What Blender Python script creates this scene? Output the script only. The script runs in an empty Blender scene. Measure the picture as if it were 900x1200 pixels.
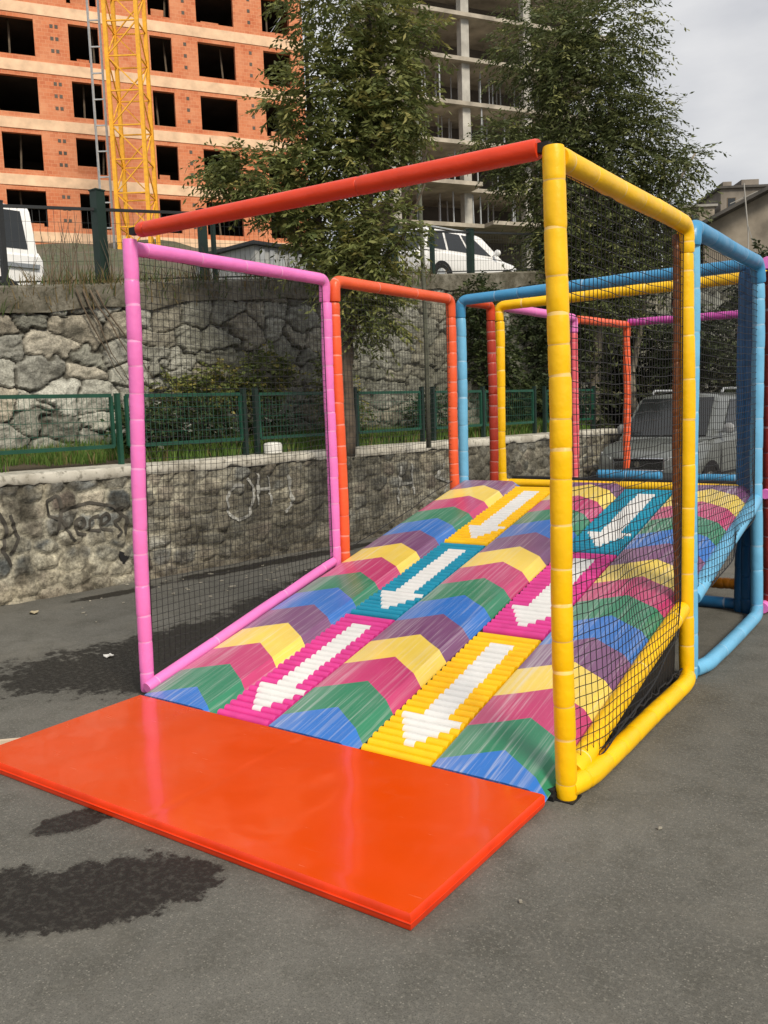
import bpy, math, random
import numpy as np
from mathutils import Vector, Matrix
from mathutils.bvhtree import BVHTree

random.seed(7)
RNG = np.random.default_rng(11)
SC = bpy.context.scene
COL = SC.collection
rad = math.radians

# ------------------------------------------------------------------ helpers
def tag(o, label=None, cat=None, group=None, kind=None):
    if label: o['label'] = label
    if cat: o['category'] = cat
    if group: o['group'] = group
    if kind: o['kind'] = kind
    return o

def empty(name, loc=(0, 0, 0), rz=0.0):
    o = bpy.data.objects.new(name, None)
    COL.objects.link(o)
    o.location = loc
    o.rotation_euler = (0, 0, rz)
    o.empty_display_size = .2
    return o

def srgb(r, g, b):
    f = lambda c: c / 12.92 if c <= .04045 else ((c + .055) / 1.055) ** 2.4
    return (f(r / 255), f(g / 255), f(b / 255))

class MB:
    """collects vertices and faces for one mesh object"""
    def __init__(s):
        s.v = []; s.f = []; s.m = []; s.c = None
    def add(s, vs, fs, m=0):
        b = len(s.v)
        s.v.extend([tuple(map(float, p)) for p in vs])
        for f in fs:
            s.f.append(tuple(b + i for i in f)); s.m.append(m)
        return s
    def box(s, x0, x1, y0, y1, z0, z1, m=0):
        return s.add([(x0,y0,z0),(x1,y0,z0),(x1,y1,z0),(x0,y1,z0),(x0,y0,z1),(x1,y0,z1),(x1,y1,z1),(x0,y1,z1)],
                     [(0,3,2,1),(4,5,6,7),(0,1,5,4),(1,2,6,5),(2,3,7,6),(3,0,4,7)], m)
    def bar(s, a, b, r, n=4, m=0, r2=None):
        a = Vector(a); b = Vector(b); d = b - a
        if d.length < 1e-6: return s
        d.normalize()
        x = d.cross(Vector((0, 0, 1)) if abs(d.z) < .9 else Vector((1, 0, 0))).normalized(); y = d.cross(x)
        r2 = r if r2 is None else r2
        vs = []
        for p, rr in ((a, r), (b, r2)):
            for k in range(n):
                t = 2 * math.pi * (k + .5) / n
                vs.append(p + x * rr * math.cos(t) + y * rr * math.sin(t))
        fs = [(k, (k + 1) % n, n + (k + 1) % n, n + k) for k in range(n)] + [tuple(range(n - 1, -1, -1)), tuple(range(n, 2 * n))]
        return s.add(vs, fs, m)
    def sweep(s, pts, radii, n=12, m=0, cap=True, mats=None):
        pts = [Vector(p) for p in pts]
        if not hasattr(radii, '__len__'): radii = [radii] * len(pts)
        vs = []; fs = []; x = None
        for i, p in enumerate(pts):
            d = (pts[min(i + 1, len(pts) - 1)] - pts[max(i - 1, 0)]).normalized()
            if x is None:
                x = d.cross(Vector((0, 0, 1)) if abs(d.z) < .9 else Vector((1, 0, 0))).normalized()
            else:
                x = (x - d * x.dot(d)).normalized()
            y = d.cross(x)
            for k in range(n):
                t = 2 * math.pi * k / n
                vs.append(p + (x * math.cos(t) + y * math.sin(t)) * radii[i])
        b = len(s.v)
        s.v.extend([tuple(v) for v in vs])
        for i in range(len(pts) - 1):
            for k in range(n):
                s.f.append((b+i*n+k, b+i*n+(k+1)%n, b+(i+1)*n+(k+1)%n, b+(i+1)*n+k)); s.m.append(mats[i] if mats else m)
        if cap:
            s.f.append(tuple(b + k for k in range(n - 1, -1, -1))); s.m.append(m)
            e = b + (len(pts) - 1) * n
            s.f.append(tuple(e + k for k in range(n))); s.m.append(m)
        return s
    def build(s, name, mats, parent=None, smooth=False, sharp=None, cols=None):
        me = bpy.data.meshes.new(name)
        me.from_pydata(s.v, [], s.f)
        mats = mats if isinstance(mats, (list, tuple)) else [mats]
        for mm in mats: me.materials.append(mm)
        me.polygons.foreach_set('material_index', s.m)
        if smooth:
            me.polygons.foreach_set('use_smooth', [True] * len(me.polygons))
            if sharp: me.set_sharp_from_angle(angle=rad(sharp))
        if cols is not None: set_cols(me, cols)
        me.update()
        o = bpy.data.objects.new(name, me)
        COL.objects.link(o)
        if parent: o.parent = parent
        return o

def set_cols(me, cols):
    a = me.color_attributes.new('Col', 'FLOAT_COLOR', 'POINT')
    cols = np.asarray(cols, dtype=np.float32)
    if cols.shape[1] == 3: cols = np.concatenate([cols, np.ones((len(cols), 1), np.float32)], 1)
    a.data.foreach_set('color', cols.ravel())

def np_mesh(name, V, F, mat, parent=None, cols=None, smooth=False):
    me = bpy.data.meshes.new(name)
    me.from_pydata(V.tolist(), [], F.tolist())
    me.materials.append(mat)
    if smooth: me.polygons.foreach_set('use_smooth', [True] * len(me.polygons))
    if cols is not None: set_cols(me, cols)
    me.update()
    o = bpy.data.objects.new(name, me)
    COL.objects.link(o)
    if parent: o.parent = parent
    return o

_perm = np.random.default_rng(3).random((64, 64))
def vnoise(x, y, seed=0):
    x = np.asarray(x, float) + seed * 17.31; y = np.asarray(y, float) + seed * 9.17
    xi = np.floor(x).astype(int); yi = np.floor(y).astype(int)
    fx = x - xi; fy = y - yi
    fx = fx * fx * (3 - 2 * fx); fy = fy * fy * (3 - 2 * fy)
    g = lambda a, b: _perm[a % 64, b % 64]
    return (g(xi, yi) * (1 - fx) + g(xi + 1, yi) * fx) * (1 - fy) + (g(xi, yi + 1) * (1 - fx) + g(xi + 1, yi + 1) * fx) * fy
def fnoise(x, y, seed=0, oct=4):
    s = 0; a = .5; t = 0
    for k in range(oct):
        s = s + a * vnoise(x * 2 ** k, y * 2 ** k, seed + k); t += a; a *= .5
    return s / t

# ------------------------------------------------------------------ materials
class NT:
    def __init__(s, name):
        s.mat = bpy.data.materials.new(name); s.mat.use_nodes = True
        s.t = s.mat.node_tree; s.n = s.t.nodes; s.l = s.t.links
        s.bsdf = s.n['Principled BSDF']; s.out = s.n['Material Output']
        s.co = s.n.new('ShaderNodeTexCoord').outputs['Object']
    def node(s, typ, **kw):
        n = s.n.new(typ)
        for k, v in kw.items(): setattr(n, k, v)
        return n
    def link(s, a, b): s.l.new(a, b)
    def setin(s, node, key, v):
        if hasattr(v, 'links') or isinstance(v, bpy.types.NodeSocket): s.l.new(v, node.inputs[key])
        else: node.inputs[key].default_value = v
    def mapping(s, scale=(1, 1, 1), rot=(0, 0, 0), loc=(0, 0, 0)):
        m = s.node('ShaderNodeMapping'); s.link(s.co, m.inputs['Vector'])
        m.inputs['Scale'].default_value = scale; m.inputs['Rotation'].default_value = rot; m.inputs['Location'].default_value = loc
        return m.outputs[0]
    def noise(s, scale=5, detail=4, rough=.55, vec=None, dist=0):
        n = s.node('ShaderNodeTexNoise'); s.link(vec if vec is not None else s.co, n.inputs['Vector'])
        n.inputs['Scale'].default_value = scale; n.inputs['Detail'].default_value = detail
        n.inputs['Roughness'].default_value = rough; n.inputs['Distortion'].default_value = dist
        return n.outputs['Fac']
    def ramp(s, fac, stops):
        r = s.node('ShaderNodeValToRGB'); s.link(fac, r.inputs[0])
        e = r.color_ramp.elements
        while len(e) < len(stops): e.new(.5)
        for el, (p, c) in zip(e, stops):
            el.position = p
            el.color = (c, c, c, 1) if not hasattr(c, '__len__') else (*c[:3], 1)
        return r.outputs[0]
    def mix(s, fac, a, b, mode='MIX'):
        m = s.node('ShaderNodeMix', data_type='RGBA', blend_type=mode)
        s.setin(m, 0, fac)
        for i, v in ((6, a), (7, b)):
            if isinstance(v, (tuple, list)): m.inputs[i].default_value = (*v[:3], 1)
            else: s.link(v, m.inputs[i])
        return m.outputs[2]
    def math(s, op, a, b=0.0, clamp=False):
        m = s.node('ShaderNodeMath', operation=op, use_clamp=clamp)
        s.setin(m, 0, a); s.setin(m, 1, b)
        return m.outputs[0]
    def bump(s, h, strength=.3, dist=.01):
        b = s.node('ShaderNodeBump'); s.link(h, b.inputs['Height'])
        b.inputs['Strength'].default_value = strength; b.inputs['Distance'].default_value = dist
        s.link(b.outputs[0], s.bsdf.inputs['Normal'])
    def base(s, v):
        if isinstance(v, (tuple, list)): s.bsdf.inputs['Base Color'].default_value = (*v[:3], 1)
        else: s.link(v, s.bsdf.inputs['Base Color'])
    def set(s, **kw):
        names = dict(rough='Roughness', metal='Metallic', spec='Specular IOR Level', coat='Coat Weight', coatr='Coat Roughness', trans='Transmission Weight', ior='IOR', alpha='Alpha')
        for k, v in kw.items(): s.setin(s.bsdf, names[k], v)
        return s

def simple(name, c, rough=.6, var=.15, scale=6, bump=0, metal=0, coat=0, spec=.5, bscale=40):
    t = NT(name)
    n = t.noise(scale, 5)
    t.base(t.mix(t.ramp(n, [(.3, 0), (.7, 1)]), tuple(x * (1 - var) for x in c), tuple(min(1, x * (1 + var)) for x in c)))
    t.set(rough=rough, metal=metal, coat=coat, spec=spec, coatr=.15)
    if bump: t.bump(t.noise(bscale, 4), bump, .004)
    return t.mat

def vinyl(name, c, rough=.38):
    """soft padded vinyl sleeve: slight grime and a dimpled skin"""
    t = NT(name)
    n = t.noise(3.5, 6, .6); d = t.noise(28, 4, .6)
    base = t.mix(t.ramp(n, [(.35, 0), (.7, 1)]), tuple(x * .86 for x in c), c)
    dirt = t.math('MULTIPLY', t.ramp(d, [(.60, 0), (.80, 1)]), .12)
    t.base(t.mix(dirt, base, (.16, .13, .10)))
    t.set(rough=t.ramp(t.noise(9, 3), [(.3, rough - .08), (.7, rough + .12)]), spec=.45)
    t.bump(t.math('ADD', t.noise(16, 3), t.math('MULTIPLY', t.noise(5, 2), 1.6)), .45, .008)
    return t.mat

C_PINK = srgb(243, 128, 204); C_YEL = srgb(255, 200, 0); C_ORG = srgb(238, 96, 52); C_BLUE = srgb(66, 146, 196)
C_RED = srgb(222, 62, 24)
M = {}
for k, c in dict(pink=C_PINK, yellow=C_YEL, orange=C_ORG, blue=C_BLUE, red=C_RED, ltblue=srgb(112, 184, 226), deepblue=srgb(30, 92, 140),  # darkest blue: the portal's blue with its shade put into the colour
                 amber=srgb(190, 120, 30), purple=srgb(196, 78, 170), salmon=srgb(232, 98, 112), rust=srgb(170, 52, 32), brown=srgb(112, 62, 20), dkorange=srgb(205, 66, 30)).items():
    M[k] = vinyl('vinyl_' + k, c)
    M[k + '_tie'] = simple('tie_' + k, tuple(min(.95, x * .72 + .17) for x in c), .5)
M['black'] = simple('black_rubber', (.006, .006, .007), .75)
M['steel'] = simple('dark_steel', (.03, .03, .035), .45, metal=.6)
M['cord'] = simple('net_cord', (.010, .010, .012), .8)
M['green_metal'] = simple('green_paint', srgb(22, 72, 56), .5, .2)
M['dark_green'] = simple('dark_green_paint', srgb(22, 44, 38), .55, .2)
M['dark_metal'] = simple('dark_grey_metal', (.02, .022, .024), .5)
M['concrete'] = simple('raw_concrete', (.40, .385, .35), .9, .28, 1.2, .3)
M['grey_concrete'] = simple('grey_concrete', (.30, .29, .27), .9, .25, .9, .3)
M['white_plastic'] = simple('white_plastic', (.75, .75, .72), .4, .06)
M['crane_yellow'] = simple('crane_paint', srgb(232, 170, 40), .5, .15)
M['galv'] = simple('galvanised', (.42, .44, .46), .5, .15, metal=.3)
M['glass'] = simple('dark_glass', (.015, .018, .02), .06, .1, coat=.3)
M['chrome'] = simple('chrome', (.6, .6, .62), .2, .05, metal=1)
M['tyre'] = simple('tyre', (.012, .012, .012), .85)
M['headlight'] = simple('headlight_glass', (.55, .57, .6), .12, .2, 30, coat=.6)
M['white_paint'] = simple('white_car_paint', (.82, .82, .82), .3, .05, coat=.5)
M['silver_paint'] = simple('silver_car_paint', (.19, .205, .20), .26, .08, metal=.25, coat=.5)
M['bark'] = simple('bark', (.085, .066, .048), .95, .45, 9, .9, bscale=22)
M['pale_bark'] = simple('pale_bark', (.22, .19, .15), .95, .35, 9, .7, bscale=22)
M['wood'] = simple('old_wood', (.13, .10, .07), .9, .35, 5, .4)
M['soil'] = simple('soil', (.07, .055, .035), 1, .4, 3, .6)
M['paper'] = simple('paper', (.7, .69, .66), .8, .08)
M['dry_leaf'] = simple('dry_leaf', (.42, .36, .24), .8, .2)

def attr_mat(name, rough=.9, bscale=30, bstr=.5, bdist=.01, noise=.45, translucent=0, nscale=9):
    t = NT(name)
    a = t.node('ShaderNodeVertexColor', layer_name='Col').outputs['Color']
    if noise:
        n1 = t.noise(nscale, 8, .7); n2 = t.noise(nscale * 6, 6, .7)
        k = t.math('MULTIPLY', t.ramp(n1, [(.34, 1 - noise), (.66, 1 + noise * .75)]), t.ramp(n2, [(.36, 1 - noise * .8), (.64, 1 + noise * .6)]))
        cc = t.node('ShaderNodeCombineColor')
        for i in range(3): t.link(k, cc.inputs[i])
        a = t.mix(1.0, a, cc.outputs[0], 'MULTIPLY')
    t.base(a); t.set(rough=rough, spec=.3)
    if bstr: t.bump(t.noise(bscale, 6, .65), bstr, bdist)
    if translucent:
        tr = t.node('ShaderNodeBsdfTranslucent'); t.link(a, tr.inputs['Color'])
        mx = t.node('ShaderNodeMixShader'); mx.inputs[0].default_value = translucent
        t.link(t.bsdf.outputs[0], mx.inputs[1]); t.link(tr.outputs[0], mx.inputs[2]); t.link(mx.outputs[0], t.out.inputs['Surface'])
    return t.mat
M['stone'] = attr_mat('stone', .95, 26, 1.0, .025, .42)
M['render_stone'] = attr_mat('mortared_stone', .95, 30, 1.0, .02, .55, nscale=5)
M['leaf'] = attr_mat('leaf', .55, bstr=0, noise=0, translucent=.3)
M['grass'] = attr_mat('grass_blade', .7, bstr=0, noise=0, translucent=.25)

# asphalt with wet patches and stains of their own shape
def asphalt():
    t = NT('asphalt')
    big = t.noise(.6, 8, .68); mid = t.noise(4.2, 8, .72); fine = t.noise(60, 4, .7); grit = t.noise(190, 2, .6)
    c = t.mix(t.ramp(big, [(.35, 0), (.68, 1)]), (.092, .090, .080), (.158, .154, .138))
    c = t.mix(t.ramp(mid, [(.46, 0), (.66, .6)]), c, (.068, .066, .055))
    c = t.mix(t.ramp(fine, [(.50, 0), (.74, .65)]), c, (.24, .23, .20))
    c = t.mix(t.ramp(grit, [(.34, .5), (.5, 0)]), c, (.035, .034, .032))
    vo = t.node('ShaderNodeTexVoronoi'); t.link(t.co, vo.inputs['Vector']); vo.inputs['Scale'].default_value = 95
    sel = t.math('MULTIPLY', t.ramp(vo.outputs['Distance'], [(.18, 1), (.34, 0)]), t.ramp(vo.outputs['Color'], [(.62, 0), (.78, .7)]))
    c = t.mix(sel, c, (.26, .25, .215))
    pat = t.noise(1.5, 7, .7, None, .6)
    c = t.mix(t.ramp(pat, [(.52, 0), (.68, .5)]), c, (.16, .15, .128))
    # shaped wet patches: soft ellipses broken by noise
    warp = t.noise(2.4, 8, .72); warp2 = t.noise(13, 8, .75)
    ell = [(-.55, .45, .85, .50, .75), (-.62, 1.1, .95, .52, 1.5), (-.85, 2.5, 1.7, .50, 1.78), (-1.5, 3.7, .9, .28, 1.8),
           (.95, -1.235, .14, .075, 1.2), (1.46, -1.56, .42, .17, .94), (1.28, -1.70, .26, .15, .5), (1.62, -1.28, .16, .08, .7), (-2.75, 1.9, .4, .08, 1.35), (-2.5, 3.9, 1.4, .12, 1.42)]
    tot = None
    sx = t.node('ShaderNodeSeparateXYZ'); t.link(t.co, sx.inputs[0])
    for (ex, ey, a, b, ang) in ell:
        dx = t.math('SUBTRACT', sx.outputs[0], ex); dy = t.math('SUBTRACT', sx.outputs[1], ey)
        ca, sa = math.cos(ang), math.sin(ang)
        p = t.math('ADD', t.math('MULTIPLY', dx, ca / a), t.math('MULTIPLY', dy, sa / a))
        q = t.math('ADD', t.math('MULTIPLY', dx, -sa / b), t.math('MULTIPLY', dy, ca / b))
        r = t.math('ADD', t.math('MULTIPLY', p, p), t.math('MULTIPLY', q, q))
        v = t.math('SUBTRACT', 1.0, t.math('POWER', r, .5))
        tot = v if tot is None else t.math('MAXIMUM', tot, v)
    v = t.math('ADD', tot, t.math('MULTIPLY', t.math('SUBTRACT', warp, .5), 2.7))
    v = t.math('ADD', v, t.math('MULTIPLY', t.math('SUBTRACT', warp2, .5), 1.5))
    v = t.math('ADD', v, .26); wet = t.ramp(v, [(.0, 0), (.13, 1)])
    vd = t.math('ADD', v, .22); damp = t.ramp(vd, [(.0, 0), (.45, .5)])
    c = t.mix(damp, c, (.040, .037, .030))
    wet = t.math('MULTIPLY', wet, t.ramp(t.noise(34, 5, .7), [(.30, .35), (.52, 1)]))
    c = t.mix(t.math('MULTIPLY', wet, .93), c, (.014, .012, .010))
    t.base(c)
    t.set(rough=t.mix(wet, (.93, .93, .93), (.62, .62, .62)), spec=.25)
    h = t.math('ADD', t.math('MULTIPLY', fine, .6), t.math('MULTIPLY', grit, .5))
    t.bump(h, .55, .006)
    return t.mat
M['asphalt'] = asphalt()

# ------------------------------------------------------------------ camera
CAM_POS = Vector((3.987, -3.224, 1.640))
yaw, pitch, roll = -.616, -.117, -.034
cy, sy, cp, sp = math.cos(yaw), math.sin(yaw), math.cos(pitch), math.sin(pitch)
fwd = Vector((sy * cp, cy * cp, sp)); rgt = Vector((cy, -sy, 0)); upv = rgt.cross(fwd)
cr, sr = math.cos(roll), math.sin(roll)
R0 = rgt * cr + upv * sr; U0 = upv * cr - rgt * sr
cam = bpy.data.cameras.new('camera'); co = bpy.data.objects.new('camera', cam); COL.objects.link(co)
mw = Matrix((R0, U0, -fwd)).transposed().to_4x4(); mw.translation = CAM_POS
co.matrix_world = mw
cam.sensor_fit = 'VERTICAL'; cam.sensor_height = 36; cam.lens = 1006.8 / 1200 * 36
cam.clip_start = .05; cam.clip_end = 2000
SC.camera = co

# ------------------------------------------------------------------ light: bright overcast with a veiled sun from the right
SUN = Vector((.80, -.42, .80)).normalized()
w = bpy.data.worlds.new('World'); SC.world = w; w.use_nodes = True
nt = w.node_tree; nn = nt.nodes; ll = nt.links
bg = nn['Background']; bg.inputs['Strength'].default_value = .10
sky = nn.new('ShaderNodeTexSky'); sky.sky_type = 'NISHITA'; sky.sun_disc = False
sky.sun_elevation = math.asin(SUN.z); sky.sun_rotation = math.atan2(SUN.x, SUN.y)
tc = nn.new('ShaderNodeTexCoord'); mp = nn.new('ShaderNodeMapping'); mp.inputs['Scale'].default_value = (1, 1, 2.6)
ll.new(tc.outputs['Generated'], mp.inputs['Vector'])
nz = nn.new('ShaderNodeTexNoise'); nz.inputs['Scale'].default_value = 2.6; nz.inputs['Detail'].default_value = 7; nz.inputs['Roughness'].default_value = .5
ll.new(mp.outputs[0], nz.inputs['Vector'])
rp = nn.new('ShaderNodeValToRGB'); ll.new(nz.outputs['Fac'], rp.inputs[0])
rp.color_ramp.elements[0].position = .38; rp.color_ramp.elements[0].color = (5.1, 5.15, 5.4, 1)
rp.color_ramp.elements[1].position = .62; rp.color_ramp.elements[1].color = (7.8, 7.7, 7.6, 1)
mx = nn.new('ShaderNodeMix'); mx.data_type = 'RGBA'; mx.inputs[0].default_value = .9
ll.new(sky.outputs[0], mx.inputs[6]); ll.new(rp.outputs[0], mx.inputs[7]); 
sp = nn.new('ShaderNodeSeparateXYZ'); ll.new(tc.outputs['Generated'], sp.inputs[0])
ma = nn.new('ShaderNodeMapRange'); ll.new(sp.outputs[2], ma.inputs[0]); ma.inputs[1].default_value = .1; ma.inputs[2].default_value = 1.0; ma.inputs[3].default_value = 1.0; ma.inputs[4].default_value = 1.25
vm = nn.new('ShaderNodeVectorMath'); vm.operation = 'SCALE'; ll.new(mx.outputs[2], vm.inputs[0]); ll.new(ma.outputs[0], vm.inputs['Scale'])
ll.new(vm.outputs[0], bg.inputs['Color'])      # an overcast sky is brightest overhead
sl = bpy.data.lights.new('sun', 'SUN'); sl.energy = 3.0; sl.angle = rad(16); sl.color = (1, .90, .73)
so = bpy.data.objects.new('sun', sl); COL.objects.link(so)
so.rotation_euler = (-SUN).to_track_quat('-Z', 'Y').to_euler(); so.location = SUN * 30
SC.view_settings.view_transform = 'Standard'; SC.view_settings.look = 'None'; SC.view_settings.gamma = 1
SC.view_settings.use_curve_mapping = False; SC.view_settings.exposure = 0.12

# ------------------------------------------------------------------ the play structure
H = 2.6; W = 2.577
PS = tag(empty('play_structure', (0, 0, 0)), 'open soft play frame of padded coloured tubes with a rainbow slide ramp and black nets', 'play structure')

def arclen(pts):
    a = [0]
    for i in range(1, len(pts)): a.append(a[-1] + (Vector(pts[i]) - Vector(pts[i - 1])).length)
    return a

def corner_path(pts, r=.07, n=5):
    out = [Vector(pts[0])]
    for i in range(1, len(pts) - 1):
        a, b, c = Vector(pts[i - 1]), Vector(pts[i]), Vector(pts[i + 1])
        d1 = (a - b).normalized(); d2 = (c - b).normalized()
        p, q = b + d1 * r, b + d2 * r
        for k in range(n + 1):
            t = k / n
            out.append(p * (1 - t) ** 2 + b * 2 * t * (1 - t) + q * t * t)
    out.append(Vector(pts[-1]))
    return out

def foam_tube(name, pts, r, mk, parent=PS, label=None, joint=.17, bend=.07, n=18, ties=True, seedv=None):
    """foam sleeve round a pipe, with ring joints and the thin tape at each of them"""
    rnd = random.Random(int(sum(abs(q) * k for k, q in zip((311, 173, 97, 541, 233, 71), (*pts[0], *pts[-1])))) + len(mk))
    path = corner_path(pts, bend) if len(pts) > 2 else [Vector(p) for p in pts]
    al = arclen(path); L = al[-1]
    js = []; s = rnd.uniform(.06, .14)
    while s < L - .05:
        js.append(s); s += joint * rnd.uniform(.72, 1.25)
    st = {0: (r * .90, 0), .012: (r * .985, 0), L - .012: (r * .985, 0), L: (r * .90, 0)}
    for a in al[1:-1]: st[a] = (r, 0)
    for j in js:
        st[j - .016] = (r * rnd.uniform(.995, 1.02), 0); st[j - .004] = (r * .972, 1); st[j - .0005] = (r * .925 if not ties else r * .962, 1)
        st[j + .0045] = (r * .972, 0); st[j + .016] = (r * rnd.uniform(.995, 1.02), 0)
        st[j + .07] = (r * rnd.uniform(1.0, 1.02), 0)
    ks = sorted(k for k in st if 0 <= k <= L)
    P = []; rr = []; mm = []
    k = 0
    ph = rnd.uniform(0, 6); offs = [Vector((rnd.uniform(-1, 1), rnd.uniform(-1, 1), rnd.uniform(-1, 1))) * .0016 for _ in range(len(js) + 1)]
    for s in ks:
        while k < len(al) - 2 and al[k + 1] < s: k += 1
        t = (s - al[k]) / max(1e-9, al[k + 1] - al[k])
        p = path[k].lerp(path[k + 1], min(1, max(0, t)))
        wob = .004 * math.sin(3.1 * s + ph)
        P.append(p + Vector((wob, .6 * wob, 0)) + offs[sum(1 for j_ in js if j_ < s)]); rr.append(st[s][0]); mm.append(st[s][1] if ties else 0)
    mb = MB().sweep(P, rr, n, 0, True, mm)
    o = mb.build(name, [M[mk], M[mk + '_tie']], parent, True, 50)
    if label: o['label'] = label
    return o

R_ = .046
# left wall, bay one (pink)
foam_tube('post', [(-.075, 0, .03), (.045, 0, H + .03)], .041, 'pink', label='pink padded front post')
foam_tube('top_beam', [(.035, .03, H - .015), (.0, 1.775, H), (-.012, 1.775, H - .16)], .041, 'pink', label='pink padded top beam', joint=.42)
foam_tube('post', [(-.002, 1.775, H - .165), (-.018, 1.775, .40)], .041, 'pink', label='pink padded rear post of the first bay')
foam_tube('slope_beam', [(0, -.06, .075), (0, 1.74, .535)], .036, 'pink', label='pink padded beam along the ramp edge', joint=.6)
# left wall, bay two (orange)
foam_tube('post', [(.0, 1.868, .45), (0, 1.868, H - .16)], .043, 'orange', label='orange padded post beside the pink one')
foam_tube('top_beam', [(0, 1.868, H - .15), (0, 1.868, H), (0, 3.54, H + .01), (0, 3.54, H - .15)], .044, 'orange', label='orange padded top beam', joint=.5)
foam_tube('post', [(0, 3.54, H - .155), (0, 3.54, .80)], .044, 'orange', label='orange padded rear post of the second bay', joint=.13)
# portal (blue) across the back of the ramp
foam_tube('post', [(.01, 3.70, .0), (.01, 3.70, H - .15)], .045, 'ltblue', label='blue padded post left of the ramp crest', joint=.2)
foam_tube('cross_beam', [(.01, 3.70, H - .145), (.01, 3.70, H + .01), (W - .09, 3.70, H + .03)], .046, 'blue', label='blue padded cross beam over the ramp crest', joint=.3)
foam_tube('post', [(W - .06, 3.69, 0), (W - .06, 3.69, H)], .062, 'deepblue', label='blue padded post darkened for shade right of the ramp crest', joint=.22, ties=False)
foam_tube('post', [(W - .128, 3.70, 0), (W - .13, 3.70, H - .02)], .046, 'deepblue', label='second blue padded post darkened for shade right of the ramp crest', joint=.22, ties=False)
foam_tube('floor_beam', [(W - .17, 3.72, .05), (1.4, 3.72, .05)], .045, 'deepblue', label='dark blue padded floor beam', joint=.3)
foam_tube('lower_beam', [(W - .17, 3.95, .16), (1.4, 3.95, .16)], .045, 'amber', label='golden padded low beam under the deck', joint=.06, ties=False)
# left wall, bay three: short
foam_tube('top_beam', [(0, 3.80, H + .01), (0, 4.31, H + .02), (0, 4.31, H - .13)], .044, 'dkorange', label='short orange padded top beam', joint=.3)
foam_tube('post', [(0, 4.31, H - .135), (0, 4.31, .80)], .043, 'rust', label='shaded orange padded post', joint=.11)  # orange post in a darker vinyl: shade put into the colour
foam_tube('post', [(.01, 4.46, .0), (.01, 4.46, H - .13)], .045, 'yellow', label='yellow padded post behind the crest', joint=.2)
foam_tube('cross_beam', [(.01, 4.46, H - .125), (.01, 4.46, H + .02), (W - .05, 4.46, H + .035)], .046, 'yellow', label='yellow padded cross beam behind the blue one', joint=.3)
foam_tube('post', [(W, 4.46, .0), (W, 4.46, H)], .045, 'yellow', label='yellow padded right rear post', joint=.2)
# left wall, far bays
foam_tube('top_beam', [(0, 4.56, H + .02), (0, 6.33, H + .03), (0, 6.33, H - .14)], .045, 'pink', label='far pink padded top beam', joint=.5)
foam_tube('post', [(0, 6.33, H - .145), (0, 6.33, .62)], .047, 'salmon', label='far salmon pink padded post', joint=.13)
foam_tube('top_beam', [(0, 6.43, H + .02), (0, 8.10, H + .06), (0, 8.10, H - .1)], .047, 'orange', label='far orange padded top beam', joint=.12)
foam_tube('post', [(0, 8.10, H - .105), (0, 8.10, .76)], .048, 'orange', label='far orange padded corner post', joint=.12)
foam_tube('cross_beam', [(0.02, 8.12, H + .09), (W, 8.12, H + .06)], .048, 'purple', label='purple padded cross beam at the far end', joint=.14)
foam_tube('end_rail', [(-.36, 8.0, .69), (.49, 8.0, .67)], .062, 'blue', label='thick blue padded rail at the far end', joint=.13)
foam_tube('end_rail', [(.92, 8.0, .66), (2.4, 8.0, .66)], .05, 'blue', label='blue padded rail at the far right end', joint=.2)
foam_tube('post', [(W, 8.10, 0), (W, 8.10, H + .05)], .047, 'orange', label='far right orange padded post')
# right wall, bay one (yellow)
foam_tube('post', [(2.592, 0, .0), (2.568, 0, H + .03)], .044, 'yellow', label='yellow padded front post', joint=.155, n=24)
foam_tube('top_beam', [(2.57, .045, H - .005), (2.568, 1.74, H), (2.57, 1.755, H - .15)], .046, 'yellow', label='yellow padded top beam', joint=.26, n=24)
foam_tube('post', [(2.572, 1.755, H - .15), (2.592, 1.755, .0)], .043, 'yellow', label='yellow padded rear post of the first bay', joint=.21)
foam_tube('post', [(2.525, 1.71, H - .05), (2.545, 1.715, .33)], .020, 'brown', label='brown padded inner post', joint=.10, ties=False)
foam_tube('bottom_beam', [(2.598, .0, .052), (2.628, .16, .047), (2.632, 1.60, .047), (2.603, 1.735, .05)], .046, 'yellow', label='yellow padded bottom beam', joint=.24, ties=False)
foam_tube('slope_beam', [(2.575, .10, .078), (2.578, 1.70, .455)], .047, 'yellow', label='yellow padded beam along the ramp edge', joint=.8)
# right wall, bay two (light blue)
foam_tube('post', [(2.58, 1.858, .0), (2.575, 1.858, H - .05)], .040, 'ltblue', label='light blue padded front post', joint=.21)
foam_tube('top_beam', [(2.575, 1.84, H - .1), (2.575, 1.84, H + .0), (2.56, 3.55, H + .01), (2.565, 3.575, H - .13)], .05, 'blue', label='blue padded top beam', joint=.35)
foam_tube('post', [(2.565, 3.575, H - .135), (2.59, 3.575, .0)], .043, 'ltblue', label='light blue padded rear post', joint=.22)
foam_tube('bottom_beam', [(2.60, 1.88, .05), (2.635, 2.02, .046), (2.63, 3.40, .046), (2.60, 3.55, .05)], .045, 'ltblue', label='light blue padded bottom beam', joint=.45)
foam_tube('slope_beam', [(2.575, 1.93, .475), (2.575, 3.55, .89)], .05, 'ltblue', label='light blue padded beam along the ramp edge', joint=.8)
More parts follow.
